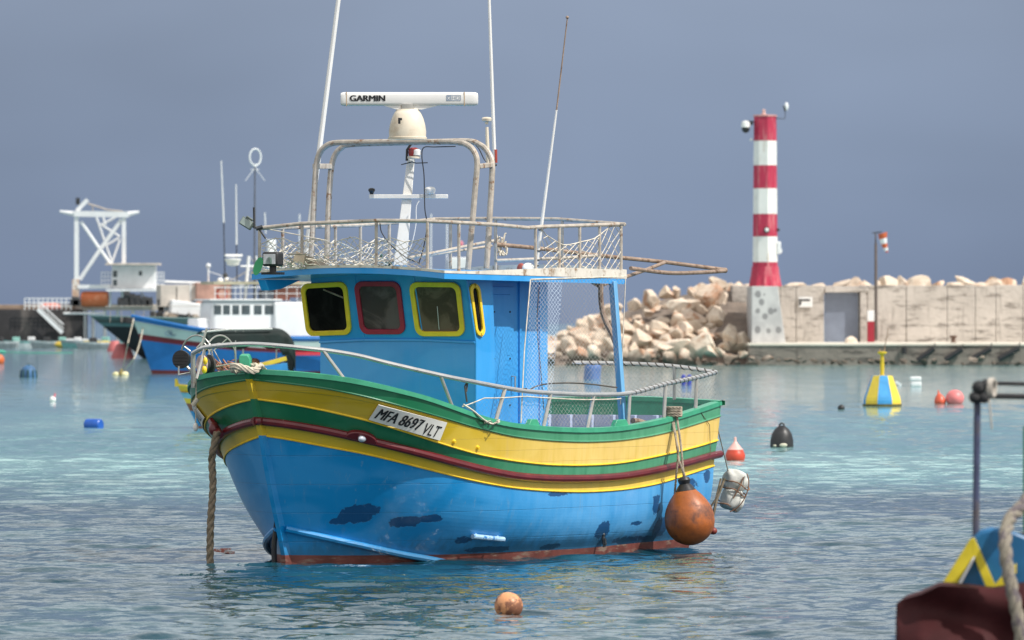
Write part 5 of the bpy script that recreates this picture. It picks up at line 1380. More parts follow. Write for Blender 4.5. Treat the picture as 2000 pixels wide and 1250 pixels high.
# ------------------------------------------------------------------ floats and buoys
def flo_(name, px, py, parts, label, cat, rz=0, group=None):
    """parts: list of (name, MB, material); first part the body"""
    o = empty(name, onwater(px, py), rz, label, cat, group)
    if len(parts) == 1:
        bpy.data.objects.remove(o); b = parts[0][1].build(name, parts[0][2]); b.location = onwater(px, py); b.rotation_euler = (0, 0, rz); return tag(b, label, cat, group)
    for n_, mb, m in parts: mb.build(n_, m, o, smooth=40)
    return o
def S(py): return CAMH/(py-HOR)    # metres per photo pixel for something floating at py
# small orange float in the foreground
s_ = S(1202); q = MB(); rm = Matrix.Rotation(R(12), 3, 'Y')
q.lathe([(.01, -.3*56*s_), (.30*56*s_, -.22*56*s_)]+[(.5*56*s_*math.cos(R(a))**.9, .5*56*s_*math.sin(R(a))*.95+.33*52*s_) for a in range(-50, 88, 9)]+[(.01, 52*s_*.8)], (0, 0, 0), 30, rm)
h = MB(); h.lathe([(.085, 0), (.062, .03), (.055, .035), (.05, .01)], (.0, -.085, .01), 16, Matrix.Rotation(R(60), 3, 'X'))
M['peach'] = mat('stained peach float', (.72, .33, .15), .42, .12, 4, .002, 30, col2=(.22, .09, .05), c2=(.42, .56), c2scale=7)
fo = flo_('float', 990, 1200, [('float_ball', q, M['peach']), ('float_collar', h, M['black'])], 'stained orange ball float in the foreground below the boat', 'float')
# dark conical buoy
s_ = S(874); q = MB(); q.lathe([(22*s_, -.1), (23*s_, 3*s_), (22.3*s_, 14*s_), (19.5*s_, 26*s_), (14*s_, 35*s_), (8*s_, 40*s_), (5*s_, 42*s_)], (0, 0, 0), 24)
e = MB(); e.tube([Vector((4.5*s_*math.cos(a), 0, 42*s_+4.5*s_*math.sin(a))) for a in [2*math.pi*i/14 for i in range(15)]], 1.8*s_, 6); 
g = MB()
for i in range(10): a = 2*math.pi*i/10; g.tube([Vector((21.8*s_*math.cos(a), 21.8*s_*math.sin(a), 10*s_)), Vector((18*s_*math.cos(a), 18*s_*math.sin(a), 22*s_))], .8*s_, 4)
w_ = MB(); w_.sphere((2*s_, -22*s_, 4*s_), 5*s_, 10, 6, (1.6, .5, .8)); w_.sphere((-13*s_, -18*s_, 3*s_), 4*s_, 10, 6, (1.3, .5, .6))
flo_('cone_buoy', 1527, 873, [('buoy_body', q, M['black']), ('lifting_eye', e, M['black']), ('body_rib', g, mat('grey black ribs', (.05, .05, .05), .6)), ('growth_patch', w_, mat('bird lime', (.5, .48, .38), .8))], 'ribbed black cone buoy right of the boat stern', 'buoy')
# pear buoy
def pear(s_, r, h_): return [(r*s_*math.cos(R(a)), r*s_*(math.sin(R(a))*.95+.45)) for a in range(-40, 31, 7)]+[(r*.80*s_, r*1.12*s_), (r*.52*s_, r*1.45*s_), (r*.26*s_, r*1.78*s_), (r*.14*s_, r*1.95*s_), (r*.13*s_, r*2.35*s_), (.02*r*s_, r*2.4*s_)]
s_ = S(901); pr = pear(s_, 19.5, 0); q = MB(); q.lathe([p for p in pr if p[1] < 19.5*s_*1.15], (0, 0, 0), 28); q2_ = MB(); q2_.lathe([p for p in pr if 19.5*s_*1.10 < p[1]], (0, 0, 0), 28)
M['fl_red'] = mat('float red', (.55, .06, .03), .35, .12, 6); M['fl_pink'] = mat('faded pink red', (.70, .20, .20), .45, .1, 3)
flo_('pear_buoy', 1436, 900, [('buoy_body', q, M['fl_red']), ('buoy_top', q2_, mat('pinkish white top', (.72, .42, .38), .4, .1))], 'red pear shaped buoy with a pale top just past the stern', 'buoy')
# yellow and blue mooring buoy
s_ = S(794); rz = Matrix.Rotation(R(20), 3, 'Z'); yb = empty('mooring_buoy', onwater(1723, 794), 0, 'big tapered mooring buoy in yellow and blue panels with a yellow post', 'buoy')
NB = 8; radii = [(37.5, 0), (37.5, 12), (36, 18), (20.5, 60)]
for k in range(NB):
    a0, a1 = 2*math.pi*k/NB+R(28), 2*math.pi*(k+1)/NB+R(28); q = MB(); rows = []
    for r_, h_ in radii: rows.append([Vector((r_*s_*math.cos(a), r_*s_*math.sin(a), h_*s_)) for a in (a0, a1)])
    rows.append([Vector((.01*math.cos(a), .01*math.sin(a), 61*s_)) for a in (a0, a1)])
    q.grid(rows); q.build('buoy_panel', mat('buoy yellow', (.80, .58, .06), .45, .08, 3) if k % 2 == 0 else mat('buoy blue', (.05, .30, .62), .45, .12, 3), yb, smooth=0)
q = MB(); q.lathe([(38.2*s_, -.2), (38.2*s_, 5*s_)], (0, 0, 0), 16); q.build('weed_band', mat('weed and rust', (.10, .09, .03), .9, .4, 6), yb)
q = MB(); q.lathe([(4*s_, 60*s_), (4.2*s_, 78*s_), (3.5*s_, 100*s_), (9*s_, 104*s_), (9*s_, 107*s_), (3*s_, 108*s_)], (0, 0, 0), 16); q.build('buoy_post', mat('ochre post', (.62, .44, .02), .5, .15, 4), yb)
q = MB(); q.tube([(3*s_, 0, 106*s_), (8*s_, 0, 132*s_), (12*s_, 0, 154*s_)], 1*s_, 5); q.tube([(4*s_, 0, 130*s_), (15*s_, 0, 140*s_)], .7*s_, 5); q.tube([(-5*s_, 0, 108*s_), (-5*s_, 0, 114*s_)], 1.2*s_, 5); q.tube([(5*s_, 0, 108*s_), (5*s_, 0, 115*s_)], 1.4*s_, 5); q.build('twig_aerial', M['brown_pipe'], yb)
# white jugs
s_ = S(755); q = MB(); q.box((0, 0, 15*s_), (22*s_, 14*s_, 9*s_)); q.box((1*s_, 0, 4.5*s_), (21*s_, 14*s_, 10*s_)); o = flo_('jug_float', 1788, 755, [('j', q, M['bg_white'])], 'pair of stacked white plastic jugs floating behind the yellow and blue buoy', 'float')
q_ = o.modifiers.new('bevel', 'BEVEL'); q_.width = .06; q_.segments = 3
s_ = S(754); q = MB(); q.box((0, 0, 5*s_), (13*s_, 8*s_, 5*s_), Matrix.Rotation(R(-35), 3, 'Y').inverted()); o = flo_('jug_float', 1755, 754, [('j', q, M['bg_white'])], 'tilted white float half hidden by the yellow and blue buoy', 'float')
# red pear and pink ball
s_ = S(789); q = MB(); rm = Matrix.Rotation(R(-10), 3, 'Y'); q.lathe(pear(s_, 11.5, 0), (0, 0, 0), 24, rm); flo_('pear_buoy', 1837, 789, [('b', q, mat('red orange pear', (.62, .10, .05), .4, .15, 5))], 'red pear float lying beside the pink ball float', 'float')
s_ = S(789); q = MB(); q.sphere((0, 0, 11*s_), 18*s_, 24, 14, (1, 1, .95)); flo_('ball_float', 1865, 789, [('b', q, M['fl_pink'])], 'pink ball float on the right beyond the red pear float', 'float')
s_ = S(800); q = MB(); q.sphere((0, 0, 3*s_), 7*s_, 14, 8); flo_('ball_float', 1643, 800, [('b', q, M['black'])], 'tiny black ball float between the cone buoy and the yellow and blue buoy', 'float')
# blue barrels seen through the nets
s_ = S(741); bb_ = mat('blue barrel', (.09, .17, .40), .5, .1, 3)
q = MB(); q.lathe([(16*s_, -.1), (16.5*s_, 3*s_), (15.8*s_, 8*s_), (16.6*s_, 11*s_), (15.8*s_, 15*s_), (16.6*s_, 19*s_), (15.6*s_, 29*s_), (13*s_, 33*s_), (.02, 34*s_)], (0, 0, 0), 24, Matrix.Rotation(R(5), 3, 'Y')); flo_('barrel_float', 1156, 741, [('b', q, bb_)], 'ribbed blue barrel float seen through the net under the roof', 'barrel')
s_ = S(752); q = MB()
for dx_ in (-6, 5): q.lathe([(4.5*s_, 0), (4.8*s_, 3*s_), (4.8*s_, 16*s_), (3*s_, 20*s_), (.02, 20.5*s_)], (dx_*s_, 0, 0), 14)
flo_('barrel_float', 1341, 752, [('b', q, mat('deep blue can', (.03, .05, .36), .5))], 'pair of small deep blue cans floating beyond the stern rail', 'barrel')
# left side floats
s_ = S(835); q = MB(); q.lathe([(10*s_, -17*s_), (12*s_, -15*s_), (12.4*s_, 0), (12*s_, 15*s_), (10*s_, 17*s_)], (0, 0, 5*s_), 24, Matrix.Rotation(R(62), 3, 'Z') @ Matrix.Rotation(R(90), 3, 'X'))
flo_('drum_float', 183, 835, [('b', q, mat('drum blue', (.01, .09, .42), .35, .15, 3))], 'blue plastic drum floating on its side on the left', 'drum')
s_ = S(737); q = MB(); q.lathe([(16*s_, -.1), (16.5*s_, 4*s_), (15*s_, 14*s_), (11*s_, 20*s_), (4*s_, 24*s_), (.02, 24.5*s_)], (0, 0, 0), 20)
h = MB()
for k in range(5): a = R(180+k*36+18); h.tube([Vector((17*s_*math.cos(a), 17*s_*math.sin(a), 0)), Vector((16*s_*math.cos(a), 16*s_*math.sin(a), 12*s_)), Vector((0, 0, 25.5*s_))], 1.6*s_, 5)
flo_('bundled_float', 56, 737, [('float_bundle', q, mat('dusky blue', (.04, .12, .25), .6, .3, 3)), ('float_strap', h, mat('blackish green strap', (.02, .06, .05), .8))], 'dark blue domed float with black straps at the far left', 'float')
s_ = S(784); q = MB(); q.sphere((0, 0, 3.5*s_), 6.5*s_, 14, 8); h = MB(); h.tube([(3*s_, 0, 8*s_), (5*s_, 0, 16*s_)], 2*s_, 6)
flo_('stick_float', 103, 784, [('float_ball', q, M['clean_white']), ('float_stick', h, mat('pink stick', (.75, .2, .25), .5))], 'small white ball float with a pink stick on the left', 'float')
s_ = S(733); q = MB(); q.sphere((-10*s_, 0, 2*s_), 5.5*s_, 12, 8, (1.2, 1, .9)); q.sphere((8*s_, 0, 2*s_), 6*s_, 12, 8, (1.2, 1, .9)); h = MB(); h.sphere((0, 0, 4*s_), 5*s_, 10, 6, (.8, .8, 1.3)); h.sphere((1*s_, 0, 10*s_), 3*s_, 8, 6)
ylf = flo_('line_float', 236, 733, [('float_pair', q, mat('cream yellow', (.78, .70, .40), .5)), ('float_knot', h, mat('olive brown', (.28, .22, .08), .8))], 'pair of cream floats tied where the blue trawler mooring lines meet the water', 'float')
s_ = S(711); q = MB(); q.sphere((0, 0, 7*s_), 12*s_, 18, 12); flo_('ball_float', -3, 710, [('b', q, mat('orange float', (.55, .12, .03), .4))], 'orange ball float cut by the left edge of the picture', 'float')
for (x_, y_, r_, tall, lab) in ((224, 686, 15, 20, 'farther of two faded pink red can buoys left of the dark ship bow'), (240, 700, 23, 29, 'nearer and larger of two faded pink red can buoys at the dark ship bow')):
    s_ = S(y_); q = MB(); q.lathe([(r_*s_, -.2), (r_*1.02*s_, .5*s_), (r_*.62*s_, tall*.85*s_), (r_*.45*s_, tall*s_), (.05, tall*1.02*s_)], (0, 0, 0), 22); flo_('can_buoy', x_, y_, [('b', q, mat('dusty pink red', (.50, .13, .13), .6, .12, 1))], lab, 'buoy', group='pink red buoys')
# red and white scrap of float beside the mooring rope
q = MB(); q.box((0, 0, .02), (.27, .12, .035), Matrix.Rotation(R(8), 3, 'Y')); q.box((.02, 0, .05), (.14, .08, .02)); flo_('flat_float', 438, 1080, [('b', q, mat('faded red and white', (.50, .16, .12), .6, .1, 8, col2=(.65, .58, .55), c2=(.48, .55), c2scale=16))], 'flat faded red and white float awash right of the mooring rope', 'float')
q = MB(); q.tube([(-3.6, 0, .05), (-2, 0, .08), (0, 0, .12), (2, 1, .05), (6, 3, .04)], .05, 5); q.sphere((-3, 0, .1), .6, 10, 6, (1.5, 1, .35)); q.sphere((-1.5, 0, .1), .7, 10, 6, (1.5, 1, .4))
flo_('net_float_line', 22, 690, [('b', q, mat('green net', (.05, .30, .22), .8, .2, 3))], 'tangle of green net floating at the far left', 'net')
# ------------------------------------------------------------------ generic hull for the other boats
def simple_hull(L, B, zb, zm, zs, rake, bands, parent, name='hull', n=30, flare=.45, stern=.75, depth=.6, bulge=.62):
    """x runs aft from the stem head; bands: [(top fraction, bottom fraction, material)] from sheer (0) to keel line (1)"""
    mats = []; q = MB()
    def sheer(t_): return zb*(1-t_)**2+2*zm*t_*(1-t_)*1.0+zs*t_**2 if True else 0
    def row(fr):
        out = []
        for i in range(n+1):
            t_ = (i/n)**1.5; zt_ = sheer(t_); z = zt_*(1-fr)
            us = rake*fr*min(1, 1.0); x = us+(L-us-.04*L*fr)*t_
            w_ = (1-math.exp(-(t_*L/(.16*L+flare*fr*L*.35))**.95))
            w_ *= 1-(1-stern)*max(0, (t_-.55)/.45)**2
            b = B/2*w_*(1-.22*fr**1.5); out.append(Vector((x, -b, z if fr <= 1 else -depth)))
        return out
    for (a, b, m) in bands:
        if m not in mats: mats.append(m)
        q.cur = mats.index(m); ra, rb = row(a), row(b)
        q.grid([ra, rb]); q.grid([[Vector((p.x, -p.y, p.z)) for p in ra], [Vector((p.x, -p.y, p.z)) for p in rb]], flip=True)
        q.grid([[ra[-1], Vector((ra[-1].x, -ra[-1].y, ra[-1].z))], [rb[-1], Vector((rb[-1].x, -rb[-1].y, rb[-1].z))]])
    o = q.build(name, mats, parent, smooth=40)
    return row, o
def rail_line(row, fr, parent, m, r=.05, name='rubbing_strake', dz=0):
    q = MB(); c = [p+Vector((0, -r*.3, dz)) for p in row(fr)]; q.tube(c, r, 8); q.tube([Vector((p.x, -p.y, p.z)) for p in c], r, 8); return q.build(name, m, parent)
def deck_of(row, parent, m, drop_=.25, name='deck'):
    q = MB(); a = [Vector((p.x, p.y*.96, p.z-drop_)) for p in row(0)]; q.grid([a, [Vector((p.x, -p.y, p.z)) for p in a]]); return q.build(name, m, parent)

# ------------------------------------------------------------------ blue trawler, left
YT1 = 388; k1 = YT1/F
def mk_frame(px, Y, th): o = Vector((wx(px, Y), Y, 0)); return o, R(th)
tb_l, tb_r = mk_frame(258, YT1, 22)
trawler = empty('trawler', tb_l, tb_r, 'blue trawler with pale bulwark, dark red stripe and white wheelhouse at the left', 'trawler')
c1, s1 = math.cos(tb_r), math.sin(tb_r)
def inv(o, th, W): q = Vector(W)-o; c_, s_ = math.cos(th), math.sin(th); return Vector((q.x*c_+q.y*s_, -q.x*s_+q.y*c_, q.z))
T = lambda px, py, v=0: None
def ray_to(o, th, px, py, v):
    """point in a local frame lying on the plane y=v"""
    C_ = inv(o, th, Vector((0, 0, CAMH))); d_ = Vector(((px-1000)/F, 1, -(py-HOR)/F)); c_, s_ = math.cos(th), math.sin(th)
    dl = Vector((d_.x*c_+d_.y*s_, -d_.x*s_+d_.y*c_, d_.z)); return C_+dl*((v-C_.y)/dl.y)
TB = lambda px, py, v: ray_to(tb_l, tb_r, px, py, v)
tm_blue = mat('trawler blue', (.01, .14, .42), .4, .12, .6); tm_pale = mat('trawler pale', (.42, .55, .53), .5, .1, .6); tm_red = mat('trawler dark red', (.15, .010, .02), .5, .1, .6)
zb = wz(617, YT1); tm_boot = mat('trawler boot top', (.09, .012, .015), .6, .2, .6)
row, _ = simple_hull(13.5, 4.2, zb, 1.75, 2.2, 1.25, [(0, .08, tm_blue), (.08, .31, tm_pale), (.31, .41, tm_red), (.41, .93, tm_blue), (.93, 1.0, tm_boot), (1.0, 1.4, tm_boot)], trawler, flare=.5)
rail_line(row, 0, trawler, tm_blue, .09, 'gunwale_cap'); rail_line(row, .31, trawler, tm_red, .02); deck_of(row, trawler, M['bg_white'], .3)
q = MB(); ec = [p for p in row(.2)]; pz = ec[8]; 
ring_ = [Vector((pz.x+.35*math.cos(a), pz.y-.06-.02*math.cos(a), pz.z+.13*math.sin(a))) for a in [2*math.pi*i/20 for i in range(21)]]; q.tube(ring_, .03, 5); q.sphere(pz+Vector((0, -.04, 0)), .08, 8, 6, (1.6, .5, .7)); q.build('bow_emblem', mat('grey blue emblem', (.12, .20, .28), .6), trawler)
# wheelhouse
def house(parent, fr, x0, x1, v0, v1, z0, z1, m, name='wheelhouse', lean=0.0):
    q = MB(); A = [Vector((x0, v0, z0)), Vector((x1, v0, z0)), Vector((x1, v1, z0)), Vector((x0, v1, z0))]; Bq = [Vector((x0+lean, v0, z1)), Vector((x1, v0, z1)), Vector((x1, v1, z1)), Vector((x0+lean, v1, z1))]
    q.add(A+Bq, [(0, 1, 5, 4), (1, 2, 6, 5), (2, 3, 7, 6), (3, 0, 4, 7), (4, 5, 6, 7), (3, 2, 1, 0)]); return q.build(name, m, parent, smooth=30, bevel=.22, recalc=True)
V_ = -1.25
p0, p1, p2 = TB(412, 644, V_), TB(640, 590, V_), TB(412, 592, V_)
wh = house(trawler, None, p0.x, TB(540, 600, V_).x, V_, 1.25, 1.6, TB(450, 587, V_).z, M['bg_white'], lean=.15)
q = MB(); zt_ = TB(450, 587, V_).z; q.box(((p0.x+TB(545, 600, V_).x)/2, 0, zt_+.04), (TB(545, 600, V_).x-p0.x+.3, 2.8, .10)); q.build('wheelhouse_roof', M['bg_white'], wh, bevel=.02)
wg = mat('far window glass', (.06, .08, .09), .2, .2, 2)
for (xa, xb) in ((418, 432), (436, 449), (454, 467), (472, 488), (496, 511), (517, 535)):
    a, b = TB(xa, 614, V_), TB(xb, 596, V_); q = MB(); q.box(((a.x+b.x)/2, V_-.01, (a.z+b.z)/2), (b.x-a.x, .05, b.z-a.z)); q.build('wheelhouse_window', wg, trawler, bevel=.015)
q = MB(); a, b = TB(385, 644, -.9), TB(470, 622, -.9); q.box(((a.x+b.x)/2, 0, (a.z+b.z)/2), (b.x-a.x, 1.8, b.z-a.z)); q.build('forward_trunk', M['bg_white'], trawler, bevel=.1)
q = MB(); a, b = TB(536, 672, -1.5), TB(640, 590, -1.5); q.box(((a.x+b.x)/2+1, 0, (a.z+b.z)/2), (b.x-a.x+2, 3.0, b.z-a.z)); q.build('after_house', M['bg_white'], trawler, bevel=.12)
q = MB(); a, b = TB(560, 664, -1.53), TB(700, 656, -1.53); q.box(((a.x+b.x)/2, -1.53, (a.z+b.z)/2), (b.x-a.x, .05, b.z-a.z)); q.build('blue_stripe', tm_blue, trawler)
q = MB(); a, b = TB(560, 694, -1.9), TB(700, 687, -1.9); q.box(((a.x+b.x)/2, -1.95, (a.z+b.z)/2), (b.x-a.x, .1, b.z-a.z)); q.build('red_stripe', mat('bright red stripe', (.5, .03, .05), .5), trawler)
# white topsides, rails, mast, radar and aerials
q = MB()
for x_ in range(420, 640, 20): a = TB(x_, 588, -1.2); q.tube([a, a+Vector((0, 0, .8))], .02, 5)
q.tube([TB(418, 562, -1.2), TB(640, 560, -1.2)], .025, 5); q.tube([TB(418, 574, -1.2), TB(640, 573, -1.2)], .018, 5); q.build('top_rail', M['bg_white'], trawler)
q = MB(); q.box((TB(500, 553, 0)), (6.2, 2.4, .16)); q.build('canopy_roof', mat('khaki canopy', (.42, .38, .27), .8, .2, 1), trawler)
q = MB()
for x_ in (440, 500, 560): a = TB(x_, 588, 0); q.tube([a, TB(x_, 553, 0)], .04, 6)
q.build('canopy_post', M['bg_white'], trawler)
q = MB(); q.tube([TB(478, 590, 0), TB(486, 500, 0)], .10, 8); q.tube([TB(470, 520, 0), TB(540, 520, 0)], .06, 6); q.tube([TB(520, 590, 0), TB(500, 500, 0)], .06, 8); q.build('mast', M['bg_white'], trawler)
q = MB(); q.lathe([(.15, -.35), (.35, -.3), (.42, -.1), (.50, 0), (.50, .08), (.1, .12)], TB(455, 508, 0), 20); q.build('radar_dome', M['clean_white'], trawler)
q = MB(); q.box(TB(456, 499, 0), (1.1, .2, .14)); q.build('radar_antenna', M['clean_white'], trawler, bevel=.03)
for (xb, yb, xm, ym, xt, yt) in ((439, 535, 437, 435, 432, 314), (463, 550, 462, 478, 461, 360)):
    q = MB(); q.tube([TB(xb, yb, .2), TB(xm, ym, .2)], .035, 6); w1 = q.build('aerial', M['dark'], trawler); q = MB(); q.tube([TB(xm, ym, .2), TB(xt, yt, .2)], [.045, .03], 6); q.build('aerial_whip', M['clean_white'], w1)
q = MB(); q.tube([TB(497, 590, .3), TB(497.5, 420, .3), TB(498, 325, .3)], [.07, .06, .05], 8); rp_ = q.build('aerial_pole', mat('slate pole', (.10, .11, .14), .6), trawler)
q = MB(); c_ = TB(498.5, 307, .3); q.tube([c_+Vector((.42*math.cos(a)*.85, 0, .50*math.sin(a))) for a in [2*math.pi*i/24 for i in range(25)]], .055, 6); q.tube([TB(498, 326, .3), TB(498, 320, .3)], .1, 8); q.build('loop_aerial', M['bg_white'], rp_)
q = MB()
for x_ in (479, 517): q.tube([TB(498, 328, .3), TB(x_, 353, .3)], .02, 5)
q.tube([TB(490, 331, .3), TB(506, 331, .3)], .02, 5); q.build('aerial_stay', M['bg_white'], rp_)
q = MB(); q.tube([TB(519, 456, 1), TB(517, 415, 1)], .04, 6); q.build('aerial', M['bg_white'], trawler)
for (x_, y_, r_, mm) in ((440, 538, .16, M['dark']), (430, 548, .18, M['clean_white']), (442, 545, .14, M['clean_white'])):
    q = MB(); q.sphere(TB(x_, y_, -.2), r_, 12, 8); q.build('deck_lamp', mm, trawler)
q = MB(); q.box(TB(530, 520, .5), (.5, .3, 3.2), None); q.box(TB(515, 540, .5), (1.6, .3, .2)); q.build('mast_frame', M['bg_white'], trawler, bevel=.03)
q = MB(); q.tube([TB(433, 574, -.9)+Vector((.3*math.cos(a), 0, .36*math.sin(a))) for a in [2*math.pi*i/16 for i in range(17)]], .08, 6); q.build('lifebuoy', mat('brick red lifebuoy', (.35, .06, .04), .6), trawler)
# clutter standing on the after house of the trawler (box, rust drum, vents)
for (x_, y_, sx_, sz_, mm, nm) in ((548, 572, 1.0, .9, 'rust', 'rust_box'), (572, 560, .7, 1.3, 'rust', 'rust_box'), (520, 575, .8, .5, 'g', 'vent_box'), (600, 570, .9, 1.1, 'w', 'vent_box'), (398, 638, .5, .25, 'w', 'vent_box')):
    q = MB(); q.box(TB(x_, y_, -.3), (sx_, .6, sz_)); q.build(nm, {'rust': mat('rust brown', (.30, .12, .09), .8, .2, 1), 'g': mat('slate', (.16, .18, .22), .7), 'w': M['bg_white']}[mm], trawler, bevel=.04)
# bow lines
q = MB(); q.tube(smooth_path([tb_l+Vector((.5, .2, zb)), at(279, 640, YT1), at(270, 680, YT1-3), at(258, 706, YT1-6), onwater(236, 729)], 5), .035, 5)
o = q.build('mooring_line', M['pale_rope']); tag(o, 'pale mooring line sagging from the blue trawler bow to the cream floats', 'rope')
q = MB(); q.tube([at(262, 620, YT1), at(250, 670, YT1-4), onwater(238, 730)], .03, 5); o = q.build('mooring_line', M['pale_rope']); tag(o, 'straighter thin mooring line from the blue trawler stem to the cream floats', 'rope')

# ------------------------------------------------------------------ dark ship behind it
YS1 = 560; sl_, sr_ = mk_frame(176, YS1, 14)
ship = empty('dark_ship', sl_, sr_, 'large black hulled ship with a grey green bulwark, bow pointing left', 'ship')
SB = lambda px, py, v: ray_to(sl_, sr_, px, py, v)
sm_g = mat('ship grey green', (.11, .19, .19), .6, .1, .5); sm_k = mat('ship black', (.008, .008, .012), .6, .2, .5)
row, _ = simple_hull(26, 6.5, wz(617, YS1), 3.2, 3.4, 4.6, [(0, .24, sm_g), (.24, 1.0, sm_k), (1.0, 1.3, sm_k)], ship, flare=.45)
deck_of(row, ship, M['dark'], .5); rail_line(row, 0, ship, sm_g, .08, 'gunwale_cap')
# deckhouse and gear on the ship
q = MB(); q.box(SB(372, 605, 0), (4.0, 3, 1.2), Matrix.Rotation(R(8), 3, 'Y')); q.build('white_awning', M['bg_white'], ship, bevel=.1)
q = MB(); q.box(SB(345, 578, .5), (3.2, 2, 1.9)); q.build('cream_deckhouse', mat('cream grey', (.52, .47, .42), .8, .1, 1), ship, bevel=.05)
q = MB(); q.box(SB(413, 578, 0), (3.0, 2, 2.3)); q.build('rust_pink_house', mat('pinkish rust', (.42, .24, .19), .8, .25, .8), ship, bevel=.05)
q = MB(); q.tube([SB(322, 550, 0), SB(400, 553, 0), SB(486, 557, 0)], .11, 8); q.build('boom', M['bg_white'], ship)
q = MB(); q.tube([SB(407, 560, 0), SB(407, 522, 0)], .08, 6); q.sphere(SB(407, 519, 0), .22, 10, 8); q.build('lamp_post', M['bg_white'], ship)
rng = random.Random(4)
for k in range(14):
    x_ = 240+k*14+rng.uniform(-4, 4); h_ = rng.uniform(.5, 1.2); q = MB(); c_ = SB(x_, 622, -1.5+rng.uniform(-.5, .5)); c_.z = 3.0+h_/2
    if k % 3 == 0: q.sphere(c_, h_*.5, 10, 8, (.7, .7, 1.1))
    else: q.box(c_, (rng.uniform(.3, .8), .5, h_), Matrix.Rotation(rng.uniform(-.2, .2), 3, 'Y'))
    q.build('deck_gear', [M['dark'], M['black'], M['rusty_pipe'], mat('dun canvas', (.34, .27, .21), .8)][k % 4], ship, bevel=.04)
rng = random.Random(14)
for k in range(22):
    x_ = 318+k*12+rng.uniform(-5, 5); c_ = SB(x_, 600, rng.uniform(-1.6, 1.2)); h_ = rng.uniform(.5, 1.5); c_.z = 3.2+rng.uniform(0, .8)+h_/2
    q = MB(); q.box(c_, (rng.uniform(.25, 1.0), .6, h_), Matrix.Rotation(rng.uniform(-.15, .15), 3, 'Y'))
    q.build('deck_crate', [M['dark'], M['rusty_pipe'], mat('dun canvas', (.34, .27, .21), .8), M['bg_white'], mat('brick red tub', (.32, .10, .07), .7), mat('slate tub', (.14, .17, .22), .7)][k % 6], ship, bevel=.05)
for k, (xa, ya, xb, yb) in enumerate(((407, 530, 486, 556), (486, 500, 560, 585), (345, 560, 345, 598), (372, 552, 372, 598), (430, 556, 430, 600), (452, 552, 452, 600), (470, 553, 470, 598), (525, 540, 600, 556), (545, 500, 545, 590), (565, 530, 565, 590), (500, 520, 430, 560))):
    q = MB(); q.tube([SB(xa, ya, -.5), SB(xb, yb, -.5)], .045 if k > 1 else .03, 5); q.build('rigging', [M['bg_white'], M['rusty_pipe'], M['dark']][k % 3], ship)
q = MB(); 
for x_ in range(215, 480, 22): a = SB(x_, 612, -2.2); a.z = 3.1; q.tube([a, a+Vector((0, 0, 1.0))], .025, 4)
q.tube([SB(205, 598, -2.2), SB(485, 598, -2.2)], .025, 4); q.build('ship_rail', M['rusty_pipe'], ship)

# ------------------------------------------------------------------ far jetty with gantry, hut, stairs, tank
YJ = 860; kj = YJ/F
J = lambda px, py, d_=0: at(px, py, YJ+d_)
q = MB(); a, b = J(-60, 668), J(130, 604); q.box(((a.x+b.x)/2-6, YJ+6, (b.z-2)/2), (b.x-a.x+16, 12, b.z+2)); o = q.build('jetty', mat('blackened jetty face', (.035, .032, .034), .9, .4, .15, col2=(.15, .13, .12), c2=(.52, .7), c2scale=.3, stretch=(1, 1, .3)), bevel=.1)
tag(o, 'dark blackened jetty wall at the far left', 'jetty')
q = MB(); q.box(((a.x+b.x)/2-6, YJ+6, b.z+.3), (b.x-a.x+14, 11, .6)); q.build('jetty_top', mat('brown jetty top', (.28, .20, .15), .9, .3, .3), o, bevel=.05)
gw = M['bg_white']
pl_ = MB(); a, b = J(60, 604), J(330, 588); pl_.box(((a.x+b.x)/2+4, YJ+5, wz(600, YJ)), (b.x-a.x+10, 8, .8)); 
plat = pl_.build('work_platform', mat('pale work platform', (.55, .48, .42), .8, .2, .5, col2=(.25, .15, .10), c2=(.5, .7), c2scale=.5)); tag(plat, 'long pale work platform on white piles behind the dark ship', 'platform')
for x_ in (124, 148, 165, 182, 205, 230, 260, 300):
    q = MB(); q.tube([J(x_, 602, 2), J(x_, 672, 2)], .22, 8); q.build('pile', gw, plat)
for y_ in (612, 664):
    q = MB(); q.tube([J(124, y_), J(205, y_)], .18, 6); q.build('pile_brace', gw, plat)
gan = empty('gantry', J(197, 590), 0, 'tall white steel gantry frame with crossed bracing on the platform at left', 'gantry'); GL = lambda x_, y_, d_=0: J(x_, y_, d_)-gan.location
def gtube(pts, r, name): q = MB(); q.tube([GL(*p) for p in pts], r, 8); q.build(name, gw, gan)
q = MB(); q.bar(GL(149.5, 585), GL(149.5, 414), .55, .6); q.build('gantry_leg', gw, gan)
q = MB(); q.bar(GL(242, 585), GL(242, 414), .50, .6); q.build('gantry_leg', gw, gan)
q = MB(); q.bar(GL(145, 417.5, -.1), GL(251, 419, -.1), .86, .74); q.build('gantry_beam', gw, gan)
q = MB(); q.tube([GL(117, 413), GL(146, 418)], [.16, .36], 8); q.build('gantry_arm', gw, gan)
q = MB(); q.tube([GL(272, 414), GL(250, 418)], [.16, .36], 8); q.build('gantry_arm', gw, gan)
q = MB(); q.bar(GL(150, 412, .1), GL(171, 390, .1), .5, .52); q.build('gantry_strut', gw, gan)
gtube([(158, 433), (190, 480), (216, 516)], .22, 'gantry_brace'); gtube([(238, 428), (195, 488), (156, 546)], .26, 'gantry_brace')
for pts in (((188, 424), (219, 514)), ((234, 468), (218, 514)), ((196, 438), (234, 462)), ((226, 424), (196, 440)), ((233, 464), (206, 480)), ((200, 420), (206, 440))): gtube([(p[0], p[1], 4) for p in pts], .14, 'lattice_brace')
